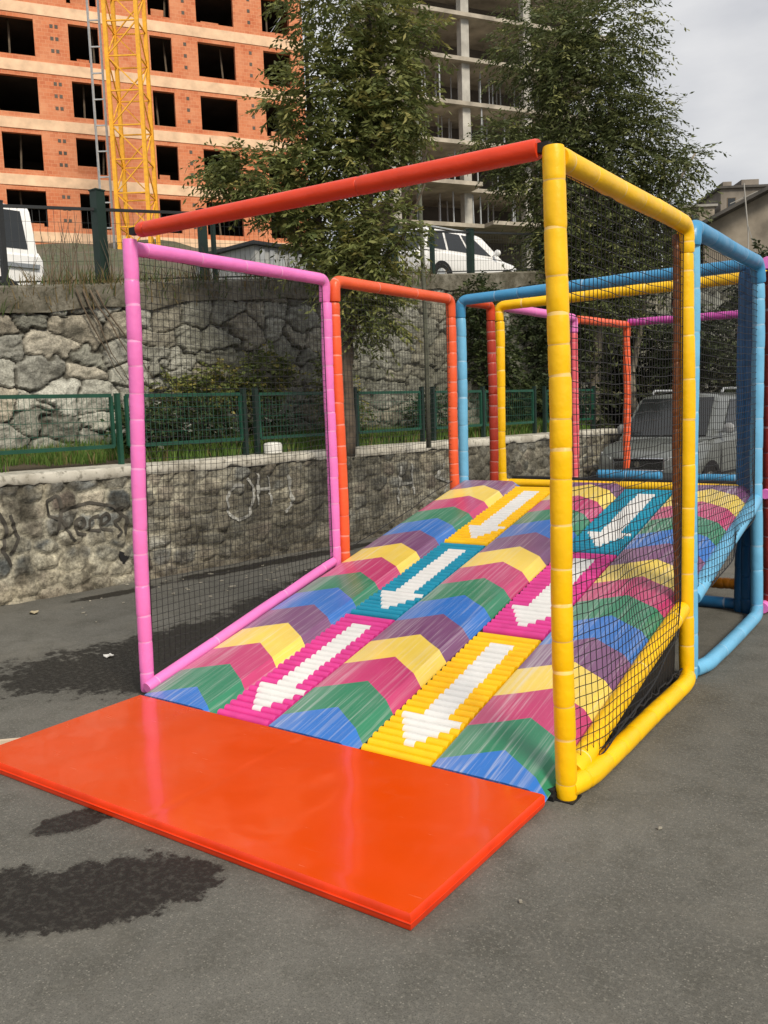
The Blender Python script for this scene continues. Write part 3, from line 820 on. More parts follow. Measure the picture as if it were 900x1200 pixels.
def blades(name, pts, hts, wd, cols, lean=.5, seed=2):
    rng = np.random.default_rng(seed); n = len(pts)
    a = rng.uniform(0, 2 * np.pi, n); b = rng.uniform(0, 2 * np.pi, n)
    sx = np.stack([np.cos(a), np.sin(a), np.zeros(n)], 1) * wd[:, None]
    ln = np.stack([np.cos(b), np.sin(b), np.zeros(n)], 1) * (lean * hts * rng.random(n))[:, None]
    up = np.stack([np.zeros(n), np.zeros(n), hts], 1)
    V = np.stack([pts - sx, pts + sx, pts + sx * .7 + up * .6 + ln * .4, pts + up + ln, pts - sx * .7 + up * .6 + ln * .4], 1).reshape(-1, 3)
    i = np.arange(n)[:, None] * 5
    F4 = np.concatenate([i, i + 1, i + 2, i + 4], 1); F3 = np.concatenate([i + 4, i + 2, i + 3], 1)
    me = bpy.data.meshes.new(name); me.from_pydata(V.tolist(), [], F4.tolist() + F3.tolist()); me.materials.append(M['grass'])
    set_cols(me, np.repeat(cols, 5, 0)); me.update()
    o = bpy.data.objects.new(name, me); COL.objects.link(o); return o
n = 42000
t = RNG.uniform(-2, 11, n); o_ = RNG.uniform(.30, 1.25, n); zz = 1.17 + .09 * (o_ - .3)
P = np.array([wp(a, b, c) for a, b, c in zip(t, o_, zz)])
den = fnoise(t * 1.2, o_ * 2, 50); P = P[den > .30]; n = len(P); den = den[den > .30]
hh = RNG.uniform(.06, .19, n) * (.6 + den); k = RNG.random((n, 1))
cols = np.array((.06, .14, .025)) * (1 - k) + np.array((.15, .24, .05)) * k
dry = (RNG.random((n, 1)) < .14); cols = np.where(dry, np.array((.22, .18, .08)), cols)
tag(blades('grass', P, hh, np.full(n, .006), cols), kind='stuff')

# --- upper stone wall
zt = lambda t: 3.05 + .105 * (min(max(t, -9), 30) - .8)
UW = tag(empty('stone_wall', wp(4, 1.5, 1.2)), 'tall dry rubble retaining wall of big grey stones under a concrete cap', 'wall')
def dirt_tone_up(c, t, z, k, s):
    a = fnoise(t * .9, z * .9, s + 20, 4); m = fnoise(t * 6, z * 6, s + 22, 4)
    g = (np.clip((a - .5) * 4, 0, 1))[:, None]
    c = c * (1 - .45 * g) + np.array((.085, .088, .06)) * .45 * g
    g = (np.clip((m - .6) * 6, 0, 1))[:, None]
    c = c * (1 - .6 * g) + np.array((.07, .065, .05)) * .6 * g
    far = np.clip((t - 1.9) / .8, 0, 1)[:, None] * (.35 + .4 * np.clip((fnoise(t * 1.2, z * 1.2, s + 30, 3)[:, None] - .4) * 4, 0, 1))  # stones turn darker and browner along the wall to the right
    return (c * (1 - far) + np.array((.12, .115, .085)) * far) * np.array((1.08, 1.13, 1.17))
uw = stone_wall('masonry', -7, 16, lambda t: 1.1, lambda t: zt(t) - .14, 1.30, .025, .44, .29, .048, .062,
                [(.41, .39, .33), (.32, .305, .26), (.46, .44, .38), (.36, .315, .245), (.24, .23, .19), (.42, .375, .30)], (.075, .068, .053), M['stone'], 9, .35, dirt=dirt_tone_up, warp=.9)
keep(uw, UW)
uw2 = stone_wall('masonry', 16, 34, lambda t: -.1, lambda t: zt(t) - .28, 1.30, .07, .55, .40, .07, .14,
                 [(.30, .30, .27), (.22, .22, .2), (.34, .33, .3)], (.04, .036, .03), M['stone'], 12, .9, dirt=dirt_tone_up, warp=.6)
keep(uw2, UW)
def weathered():
    t = NT('weathered_cap'); a = t.noise(1.6, 8, .7); b = t.noise(9, 8, .72)
    c = t.mix(t.ramp(a, [(.38, 0), (.62, 1)]), (.10, .09, .065), (.24, .225, .185)); c = t.mix(t.ramp(b, [(.46, 0), (.66, .75)]), c, (.055, .052, .036))
    t.base(c); t.set(rough=.97, spec=.2); t.bump(t.math('ADD', a, b), 1.0, .03); return t.mat
V = []; F = []
ts3 = np.arange(-7, 34.1, .25)
for t in ts3:
    e = .03 * (float(fnoise(t * 1.3, .2, 60)) - .5)
    lo_ = .25 + .22 * (float(fnoise(t * 1.7, 3.3, 61, 4)) - .4); V += [wp(t, 1.5, zt(t) - lo_), wp(t, 1.21 + e, zt(t) - lo_), wp(t, 1.20 + e, zt(t) - .02), wp(t, 1.24 + e, zt(t) + .01 + e), wp(t, 1.7, zt(t) + .01)]
for i in range(len(ts3) - 1):
    for k in range(4): F.append((i * 5 + k, i * 5 + 5 + k, i * 5 + 6 + k, i * 5 + 1 + k))
mb = MB(); mb.add(V, F); keep(mb.build('wall_cap', weathered(), None, True, 35), UW)

# --- hillside behind the wall: terrace road then a rising bank
ts4 = np.linspace(-40, 90, 105); os4 = np.concatenate([np.array([1.62, 1.75, 1.9]), np.linspace(2.2, 12, 18), np.linspace(13, 120, 60)])
Tg, Og = np.meshgrid(ts4, os4)
base = 2.55 + .105 * (np.clip(Tg, -9, 30) - .8) + .50 * np.clip((1.9 - Og) / .25, 0, 1)
rise = np.clip(Og - 4, 0, None) * .19; rise = rise + (fnoise(Tg * .15, Og * .15, 70, 4) - .5) * np.clip(Og - 10, 0, 12) * .18
X = WA[0] + WD[0] * Tg - WN[0] * Og; Y = WA[1] + WD[1] * Tg - WN[1] * Og
V = np.stack([X.ravel(), Y.ravel(), (base + rise).ravel()], 1); n = len(ts4)
ii = (np.arange(len(os4) - 1)[:, None] * n + np.arange(n - 1)[None]).ravel()
hm = NT('hillside_soil'); a_ = hm.noise(.5, 6, .6); b_ = hm.noise(6, 5, .6)
hm.base(hm.mix(hm.ramp(b_, [(.4, 0), (.7, .7)]), hm.mix(hm.ramp(a_, [(.4, 0), (.6, 1)]), (.10, .085, .06), (.055, .075, .03)), (.15, .13, .10))); hm.set(rough=1); hm.bump(b_, .6, .05)
tag(np_mesh('hillside', V, np.stack([ii, ii + n, ii + n + 1, ii + 1], 1), hm.mat, None, None, True), kind='structure')

# --- fences
def wire_fence(root, name, runs, off, zb, zt_, mk, cell, r, parent):
    pass
GF = tag(empty('green_fence', wp(4, .28, 1.2)), 'green painted metal fence with mesh panels standing on the low wall', 'fence')
mesh_m = M['green_metal']
zf0 = lambda t: 1.34 + .0 * t; zf1 = lambda t: 1.885
posts = [-6.6, -3.9, -1.3, 1.45, 3.05, 3.22, 4.62, 4.85, 6.18, 6.42, 7.6, 9.0, 9.3, 10.9]
OF = .27
for t in posts:
    mb = MB(); rr = .026 if t != 1.45 else .022
    p0, p1 = Vector(wp(t, OF, 1.16)), Vector(wp(t, OF, 1.93 + (.02 if t > 3 else -.03)))
    mb.bar(p0, p1, rr * 1.42, 4); mb.bar(p1, p1 + Vector((0, 0, .012)), rr * 1.6, 4); mb.bar(p0, p0 + Vector((0, 0, .012)), .07, 4)
    keep(mb.build('fence_post', M['dark_green'] if t > 3 else mesh_m, None), GF)
for (ta, tb) in ((-6.55, -3.95), (-3.85, -1.35), (-1.25, 1.38), (1.55, 3.0), (3.27, 4.57), (4.9, 6.13), (6.47, 7.55), (7.65, 8.95), (9.35, 10.85)):
    mb = MB()
    for z in (1.37, 1.885): mb.bar(wp(ta, OF, z), wp(tb, OF, z + .004), .026, 4)
    for t in (ta, tb): mb.bar(wp(t, OF, 1.37), wp(t, OF, 1.885), .022, 4)
    keep(mb.build('panel_frame', mesh_m, None), GF)
    mb = MB(); k = int((tb - ta) / .052)
    for i in range(1, k):
        t = ta + (tb - ta) * i / k; mb.bar(wp(t, OF, 1.38), wp(t, OF, 1.87), .0026, 3)
    for z in (1.50, 1.63, 1.76): mb.bar(wp(ta, OF, z), wp(tb, OF, z), .003, 3)
    keep(mb.build('mesh_panel', mesh_m, None), GF)

UF = tag(empty('terrace_fence', wp(4, 1.4, 3.4)), 'dark wire fence with thick posts on top of the tall stone wall', 'fence')
OU = 1.42
ups = [(-5.5, .03), (-3.2, .03), (-1.2, .03), (.9, .035), (2.02, .075), (3.42, .055), (3.58, .03), (5.2, .04), (6.95, .06), (7.85, .04), (8.85, .065), (11, .04), (13, .04), (15, .04)]
for t, rr in ups:
    mb = MB(); h = .86 if t < 5 else .72
    if rr == .075: h = 1.02
    mb.bar(wp(t, OU, zt(t) - .05), wp(t, OU, zt(t) + h + .02), rr * 1.1, 4); mb.bar(wp(t, OU, zt(t) + h + .02), wp(t, OU, zt(t) + h + .035), rr * 1.25, 4)
    keep(mb.build('fence_post', M['dark_green'] if t > 1.5 else M['dark_metal'], None), UF)
for (a, b) in zip(ups[:-1], ups[1:]):
    ta, tb = a[0] + a[1] * .7, b[0] - b[1] * .7
    if tb - ta < .3: continue
    mb = MB(); h0 = .84 if ta < 5 else .7
    mb.bar(wp(ta, OU, zt(ta) + h0), wp(tb, OU, zt(tb) + h0), .022, 4)
    keep(mb.build('top_rail', M['dark_metal'], None), UF)
    mb = MB(); mb.bar(wp(ta, OU, zt(ta) + .06), wp(tb, OU, zt(tb) + .06), .012, 4); keep(mb.build('bottom_rail', M['dark_metal'], None), UF)
    mb = MB(); k = int((tb - ta) / .075)
    for i in range(1, k):
        t = ta + (tb - ta) * i / k; mb.bar(wp(t, OU, zt(t) + .06), wp(t, OU, zt(t) + h0), .0022, 3)
    for f in (.25, .5, .75): mb.bar(wp(ta, OU, zt(ta) + .06 + h0 * f), wp(tb, OU, zt(tb) + .06 + h0 * f), .0022, 3)
    keep(mb.build('wire_panel', M['dark_metal'], None), UF)

# ------------------------------------------------------------------ foliage
def leaf_cloud(name, blobs, seed, L=.10, Wd=.024, K=11, spray=.34, droop=.35, pal=((.05, .085, .028), (.085, .12, .035)), extra=None, parent=None, shell=.45):
    """leaf-sized faces set along many small twigs; blobs = (centre, radii, number of twigs)"""
    rng = np.random.default_rng(seed)
    O = []; C = []
    for (c, rd, n) in blobs:
        d = rng.normal(size=(n, 3)); d /= np.linalg.norm(d, axis=1)[:, None]
        rr = rng.random(n) ** shell
        O.append(np.array(c) + d * rr[:, None] * np.array(rd)); C.append(np.repeat(np.array([c]), n, 0))
    O = np.concatenate(O); C = np.concatenate(C); n = len(O)
    D = (O - C); D /= (np.linalg.norm(D, axis=1)[:, None] + 1e-6)
    D = D + rng.normal(size=(n, 3)) * .6; D[:, 2] = D[:, 2] * .6 + .1 - droop * rng.random(n); D /= np.linalg.norm(D, axis=1)[:, None]
    ln = spray * rng.uniform(.5, 1.3, n)
    tt = np.linspace(.12, 1, K)[None, :, None]
    base = O[:, None, :] + D[:, None, :] * ln[:, None, None] * tt
    base[:, :, 2] -= (tt[:, :, 0] ** 2) * ln[:, None] * droop * .7
    side = np.cross(D, np.array([0, 0, 1.0])); side /= (np.linalg.norm(side, axis=1)[:, None] + 1e-6)
    sg = np.where(np.arange(K) % 2 == 0, 1.0, -1.0)[None, :, None]
    ld = side[:, None, :] * sg + D[:, None, :] * .75 + rng.normal(size=(n, K, 3)) * .35; ld[:, :, 2] -= droop
    ld /= np.linalg.norm(ld, axis=2)[:, :, None]
    nr = np.cross(ld, rng.normal(size=(n, K, 3)) * .6 + np.array([0, 0, 1.0])); nr /= (np.linalg.norm(nr, axis=2)[:, :, None] + 1e-6)
    l = L * rng.uniform(.55, 1.25, (n, K, 1)); w_ = Wd * rng.uniform(.7, 1.25, (n, K, 1))
    v0 = base; v1 = base + ld * l * .45 + nr * w_; v2 = base + ld * l; v3 = base + ld * l * .45 - nr * w_
    V = np.stack([v0, v1, v2, v3], 2).reshape(-1, 3)
    F = np.arange(len(V)).reshape(-1, 4)
    k = rng.random((n, 1)) ; cols = np.array(pal[0]) * (1 - k) + np.array(pal[1]) * k
    if extra is not None:
        msk = rng.random((n, 1)) < extra[1]; cols = np.where(msk, np.array(extra[0]), cols)
    cols = np.repeat(cols, K * 4, 0) * np.repeat(rng.uniform(.8, 1.2, (n * K, 1)), 4, 0)
    return np_mesh(name, V, F, M['leaf'], parent, cols)

def limb(mb, pts, r0, r1, n=7, m=0):
    P = [Vector(p) for p in pts]; out = []
    for i in range(len(P) - 1):
        for k in range(4): out.append(P[i].lerp(P[i + 1], k / 4))
    out.append(P[-1])
    rr = [r0 + (r1 - r0) * i / (len(out) - 1) for i in range(len(out))]
    out = [p + Vector((random.uniform(-1, 1), random.uniform(-1, 1), 0)) * rr[i] * .25 for i, p in enumerate(out)]
    mb.sweep(out, rr, n, m)

# tree in front of the upper wall (left of centre)
T1 = tag(empty('tree', (-1.92, 4.46, 1.2)), 'leafy tree between the two walls with a short brown trunk right behind the orange frame', 'tree')
mb = MB()
limb(mb, [(-1.92, 4.46, 1.15), (-1.93, 4.5, 1.9), (-1.96, 4.55, 2.7), (-1.9, 4.6, 3.3)], .10, .075)
limb(mb, [(-1.96, 4.55, 2.6), (-2.2, 4.5, 3.4), (-2.35, 4.55, 4.3), (-2.4, 4.6, 5.6)], .06, .02)
limb(mb, [(-1.93, 4.6, 3.1), (-1.75, 4.8, 4.0), (-1.7, 4.9, 5.0), (-1.75, 4.9, 6.0)], .06, .02)
limb(mb, [(-1.93, 4.6, 3.2), (-1.5, 5.0, 3.9), (-1.25, 5.25, 4.5)], .045, .012)
limb(mb, [(-2.1, 4.5, 3.2), (-2.6, 4.25, 3.9), (-3.0, 4.0, 4.35)], .035, .01)
limb(mb, [(-1.9, 4.6, 2.9), (-1.4, 4.9, 3.5), (-1.2, 5.1, 4.1)], .03, .01)
limb(mb, [(-1.94, 4.52, 2.3), (-1.75, 4.6, 2.8), (-1.55, 4.7, 3.1)], .03, .01)
keep(mb.build('trunk', M['bark'], None, True), T1)
bl = [((-2.15, 4.7, 5.2), (.52, .5, .55), 330), ((-1.85, 4.9, 4.6), (.5, .5, .5), 300), ((-2.2, 4.6, 4.35), (.42, .42, .45), 250), ((-1.65, 5.05, 5.3), (.42, .4, .5), 230), ((-1.95, 4.8, 6.1), (.7, .6, .6), 330),
      ((-2.15, 4.55, 3.7), (.38, .38, .5), 240), ((-1.85, 4.6, 3.2), (.40, .38, .45), 240), ((-1.55, 4.8, 3.6), (.35, .35, .45), 170), ((-2.75, 4.15, 4.25), (.45, .35, .24), 170), ((-3.0, 3.98, 4.32), (.28, .28, .2), 70), ((-2.5, 4.4, 3.95), (.3, .3, .25), 90),
      ((-1.65, 4.7, 2.75), (.30, .28, .28), 120), ((-1.5, 5.0, 4.9), (.3, .3, .35), 110), ((-2.55, 4.45, 5.0), (.22, .22, .3), 50), ((-1.38, 5.1, 5.75), (.3, .3, .3), 80)]
bl = [(c_, r_b, int(n_ * 1.1)) for c_, r_b, n_ in bl]
keep(leaf_cloud('crown', bl, 21, .095, .015, 13, .32, .4, ((.10, .13, .042), (.22, .235, .075)), ((.30, .28, .09), .10)), T1)

# big feathery tree behind the frame (right of centre)
T2 = tag(empty('tree', (-2.2, 12.6, 1.0)), 'big feathery dark green tree behind the yellow front post against the sky', 'tree')
mb = MB()
limb(mb, [(-2.2, 12.6, .6), (-2.25, 12.7, 2.4), (-2.1, 12.8, 4.2), (-2.0, 12.9, 6.5), (-2.0, 13, 8.2)], .14, .04, 8)
limb(mb, [(-1.75, 13.6, .6), (-1.8, 13.5, 2.2), (-1.5, 13.5, 4.0), (-1.2, 13.6, 6.2)], .10, .03, 8)
limb(mb, [(-2.2, 12.7, 3.2), (-2.9, 12.2, 4.6), (-3.2, 12.0, 6.2)], .07, .02)
limb(mb, [(-2.1, 12.8, 4.0), (-1.2, 13.4, 5.2), (-.7, 13.8, 6.2)], .06, .02)
limb(mb, [(-2.0, 12.9, 5.0), (-2.6, 12.6, 6.5), (-2.8, 12.5, 7.8)], .05, .02)
keep(mb.build('trunk', M['pale_bark'], None, True), T2)
bl = [((-2.0, 13.0, 7.3), (1.0, .9, .9), 620), ((-1.55, 13.3, 6.3), (.85, .8, .8), 520), ((-2.7, 12.5, 6.1), (.75, .7, .7), 420), ((-2.1, 12.9, 5.3), (.95, .85, .75), 520), ((-1.25, 13.5, 5.3), (.62, .6, .6), 330), ((-2.3, 12.7, 4.7), (.7, .65, .65), 360),
      ((-1.9, 13.0, 4.3), (.9, .8, .65), 460), ((-2.7, 12.5, 3.7), (.75, .7, .6), 340), ((-1.2, 13.5, 4.2), (.6, .6, .55), 270), ((-2.0, 13.0, 3.3), (.9, .8, .5), 320), ((-.75, 13.75, 5.95), (.5, .5, .35), 120), ((-3.3, 12.0, 6.6), (.45, .45, .35), 120), ((-.6, 13.85, 5.0), (.4, .4, .5), 90), ((-.45, 13.95, 6.15), (.25, .25, .16), 34),
      ((-2.6, 12.6, 8.2), (.9, .8, .8), 400), ((-1.7, 13.3, 8.4), (.9, .8, .8), 380), ((-3.2, 12.1, 3.1), (.5, .5, .5), 150), ((-1.0, 13.6, 6.9), (.35, .35, .35), 80), ((-.85, 13.7, 4.7), (.35, .35, .35), 80)]
bl = [((c_[0] - .39, c_[1] - .27, c_[2]), r_b, int(n_ * 1.25)) for c_, r_b, n_ in bl]
keep(leaf_cloud('crown', bl, 22, .115, .017, 13, .50, .45, ((.072, .094, .038), (.15, .17, .062)), ((.24, .25, .09), .09)), T2)

def shrub(name, label, cat, base, blobs, seed, L=.06, Wd=.022, K=9, spray=.2, pal=((.035, .06, .022), (.06, .09, .03)), extra=None, stems=5, mk='bark', group=None, droop=.25):
    r = tag(empty(name, base), label, cat, group)
    mb = MB(); rnd = random.Random(seed)
    for k in range(stems):
        c, rd, _ = rnd.choice(blobs)
        e = Vector(c) + Vector((rnd.uniform(-.6, .6) * rd[0], rnd.uniform(-.6, .6) * rd[1], rnd.uniform(-.3, .6) * rd[2]))
        b = Vector(base) + Vector((rnd.uniform(-.06, .06), rnd.uniform(-.06, .06), 0))
        limb(mb, [b, b.lerp(e, .5) + Vector((rnd.uniform(-.1, .1), rnd.uniform(-.1, .1), .05)), e], .016 * max(1, spray / .2), .005 * max(1, spray / .2), 5)
    keep(mb.build('stem', M[mk], None, True), r)
    keep(leaf_cloud('foliage', blobs, seed, L, Wd, K, spray, droop, pal, extra), r)
    return r
def wb(t, o_, z): return wp(t, o_, z)
WHT = ((.45, .45, .40), .05)
shrub('shrub', 'dark flowering shrub behind the green fence next to the pink front post', 'shrub', wb(2.0, .75, 1.22), [(wb(2.0, .75, 1.55), (.3, .32, .26), 190)], 31, extra=WHT)
shrub('shrub', 'dark flowering shrub behind the fence left of the white bucket', 'shrub', wb(2.75, .75, 1.22), [(wb(2.75, .75, 1.55), (.3, .42, .27), 260)], 32, extra=WHT)
shrub('shrub', 'dark shrub behind the fence between the white bucket and the pink rear post', 'shrub', wb(3.75, .8, 1.22), [(wb(3.75, .8, 1.5), (.25, .38, .22), 150)], 33, extra=WHT)
shrub('shrub', 'small dark shrub behind the fence inside the orange frame', 'shrub', wb(7.0, .8, 1.24), [(wb(7.0, .8, 1.6), (.25, .45, .3), 160)], 34)
shrub('vine', 'yellow green climber hanging on the stone wall left of the pink rear post', 'climber', wb(3.6, 1.05, 1.25), [(wb(3.4, 1.1, 2.0), (.14, .6, .26), 230), (wb(4.1, 1.1, 2.15), (.12, .45, .36), 190), (wb(2.7, 1.15, 1.95), (.1, .4, .2), 90)], 35, .055, .02, 9, .2, ((.09, .13, .04), (.21, .23, .07)), ((.32, .28, .08), .18))
shrub('vine', 'yellow green climber round the tree trunk inside the orange frame', 'climber', wb(5.0, .85, 1.25), [(wb(5.0, .8, 1.95), (.18, .26, .5), 220), (wb(5.3, .85, 1.6), (.2, .4, .3), 120)], 36, .055, .02, 9, .2, ((.10, .13, .04), (.22, .24, .07)), ((.34, .30, .09), .18))
shrub('shrub', 'tall dark shrub against the stone wall inside the yellow rear portal', 'shrub', wb(9.0, .9, 1.24), [(wb(8.9, .95, 2.5), (.28, .62, .55), 330), (wb(9.4, .9, 1.75), (.25, .5, .4), 150), (wb(8.5, 1.0, 3.3), (.25, .6, .4), 220)], 37, .09, .022, 10, .3, ((.035, .055, .024), (.08, .10, .035)), None, 7)
shrub('shrub', 'tall dark shrub at the end of the low wall behind the pink far post', 'shrub', wb(10.6, .9, 1.24), [(wb(10.6, .95, 2.2), (.3, .7, .7), 380), (wb(10.4, 1.0, 3.2), (.3, .7, .5), 260)], 38, .09, .022, 10, .3, ((.03, .046, .022), (.07, .088, .035)), None, 7)
# greenery behind the far end of the frame
far_sh = [((-1.9, 14.2, 1.6), (.9, .8, 1.2), 'dark bush under the big feathery tree left of the pale trunk'), ((-.9, 15.2, 1.7), (1.0, .9, 1.3), 'dark bush behind the roof of the silver van'),
          ((.5, 17.0, 2.0), (1.3, 1.0, 1.6), 'grey green bush behind the van and right of its roof rails'), ((-2.4, 12.3, 1.9), (.5, .6, .8), 'dark bush at the end of the low wall beside the van'),
          ((2.0, 19.5, 2.2), (1.5, 1.2, 1.8), 'grey green bush right of the darkened blue post')]
for i, (c, rd, lb) in enumerate(far_sh):
    shrub('bush', lb, 'bush', (c[0], c[1], 0), [(c, rd, int(420 * rd[0] * rd[2])), ((c[0], c[1], c[2] * .5), (rd[0] * 1.05, rd[1], rd[2] * .6), int(150 * rd[0]))], 40 + i, .13, .035, 10, .42, ((.035, .045, .024), (.075, .085, .04)), ((.14, .13, .07), .12), 7, 'pale_bark', 'bushes behind the far end of the frame')
tr = [((-1.15, 14.4), 2.9, 'slim tree with a pale trunk behind the silver van'), ((.3, 16.4), 4.2, 'slim tree behind the van roof under the purple beam'), ((-.4, 21.5), 5.0, 'slim tree in front of the old dark house'),
      ((1.6, 20.6), 5.2, 'slim tree at the right edge behind the darkened blue post')]
for i, ((x, y), z, lb) in enumerate(tr):
    r = tag(empty('tree', (x, y, 0)), lb, 'tree', 'slim trees behind the far end of the frame')
    mb = MB(); limb(mb, [(x, y, -.05), (x + .05, y, z * .4), (x - .08, y + .1, z * .75), (x + .05, y, z)], .10, .03, 8)
    limb(mb, [(x, y, z * .5), (x + .4, y + .2, z * .8), (x + .55, y + .2, z)], .045, .015); limb(mb, [(x, y, z * .6), (x - .4, y - .1, z * .85), (x - .5, y, z * 1.05)], .04, .012)
    keep(mb.build('trunk', M['pale_bark'], None, True), r)
    keep(leaf_cloud('crown', [((x, y, z), (.9, .8, .6), 230), ((x - .5, y, z * .85), (.6, .6, .5), 120), ((x + .6, y + .1, z * .85), (.6, .6, .5), 120)], 60 + i, .13, .03, 11, .42, .4, ((.032, .045, .022), (.07, .085, .035))), r)

# dry plants and hanging grass on the upper wall
def dry_plant(label, t, h, n, seed, green, off=1.32, hang=.25):
    rng = random.Random(seed); r = tag(empty('dry_plant', wp(t, off, zt(t))), label, 'plant', 'weeds along the top of the tall stone wall')
    mb = MB()
    for k in range(n):
        a = rng.uniform(-.28, .28); b0 = Vector(wp(t + a, off + rng.uniform(-.06, .08), zt(t) - .01))
        hh = h * rng.uniform(.4, 1.1); l = rng.uniform(-.35, .35) * hh
        p = [b0, b0 + Vector((WD[0] * l * .4, WD[1] * l * .4, hh * .6)), b0 + Vector((WD[0] * l, WD[1] * l, hh))]
        mb.sweep(p, [.007, .005, .002], 4)
        if rng.random() < .5:
            q = p[1]; mb.sweep([q, q + Vector((rng.uniform(-.1, .1), rng.uniform(-.15, .15), .15))], [.004, .002], 4)
    keep(mb.build('dry_stem', M['wood'], None), r)
    pts = []; N = 240
    for k in range(N): pts.append(wp(t + rng.gauss(0, .24), off - .12 + rng.uniform(-.02, .14), zt(t) - rng.uniform(-.02, hang)))
    pts = np.array(pts); rg = np.random.default_rng(seed)
    hts = rg.uniform(.08, .26, N); k = rg.random((N, 1))
    cols = np.where(k < green, np.array((.07, .11, .03)) * (.7 + k), np.array((.20, .15, .07)) * (.6 + .6 * k))
    keep(blades('grass_tuft', pts, hts, np.full(N, .006), cols, 1.0, seed), r)
dry_plant('green grass tuft hanging over the stone wall at the far left', .45, .35, 5, 1, .8, hang=.30)
dry_plant('tall dry brown stalks on the stone wall left of the tower crane', 1.35, .75, 16, 2, .3, hang=.30)
dry_plant('dry brown weeds on the stone wall beside the thick green post', 1.9, .6, 12, 3, .35, hang=.15)
dry_plant('low weeds on the stone wall behind the pink front post', 2.6, .3, 8, 4, .6)
dry_plant('weeds on the stone wall under the pale site cabin', 4.2, .3, 8, 5, .7)
dry_plant('dry tuft hanging over the concrete wall cap left of the brown stalks', -.3, .3, 6, 6, .55, hang=.30)
dry_plant('straggly half green weeds on the wall cap right of the thick green post', 3.3, .4, 10, 7, .5, hang=.22)
dry_plant('weeds on the wall cap left of the leafy tree', 4.9, .35, 8, 8, .65, hang=.25)
dry_plant('weeds on the wall cap in front of the white car', 7.3, .3, 7, 9, .5, hang=.2)
# woody roots trailing down the wall
mb = MB()
for k in range(4):
    p0 = Vector(wp(1.55 + .08 * k, 1.16, zt(1.5) - .05)); pts = [p0]
    for j in range(6): pts.append(pts[-1] + Vector((WD[0] * .07 + random.uniform(-.02, .02), WD[1] * .09 + random.uniform(-.03, .05), -.17)))
    mb.sweep(pts, [.012 - .0015 * j for j in range(7)], 5)
tag(mb.build('dry_vine', M['wood'], None, True), 'bare brown stems trailing down the stone wall left of the pink post', 'plant')

# thin leaning pole in the bed
mb = MB(); mb.sweep([(-1.91, 6.15, 1.15), (-1.98, 6.27, 2.6), (-2.08, 6.38, 4.0), (-2.16, 6.48, 5.3)], [.032, .03, .028, .024], 8)
tag(mb.build('thin_pole', simple('mossy_pole', (.09, .095, .07), .8, .3, 6), None, True), 'thin grey green pole leaning in the bed behind the orange frame', 'pole')

# white bucket on the coping
mb = MB(); N = 20
bt = wp(3.33, .12, 1.182)
prof = [(.050, 0), (.066, .008), (.068, .06), (.067, .075), (.060, .085), (.03, .092), (.001, .093)]
vs = []
for r_1, z in prof:
    r_1, z = r_1 * 1.6, z * 1.5
    for k in range(N): vs.append((bt[0] + r_1 * math.cos(2 * math.pi * k / N), bt[1] + r_1 * math.sin(2 * math.pi * k / N), bt[2] + z))
fs = [(i * N + k, i * N + (k + 1) % N, (i + 1) * N + (k + 1) % N, (i + 1) * N + k) for i in range(len(prof) - 1) for k in range(N)] + [tuple(range(N - 1, -1, -1))]
mb.add(vs, fs); tag(mb.build('bucket', M['white_plastic'], None, True, 40), 'small white upturned bucket on the coping of the low wall', 'bucket')

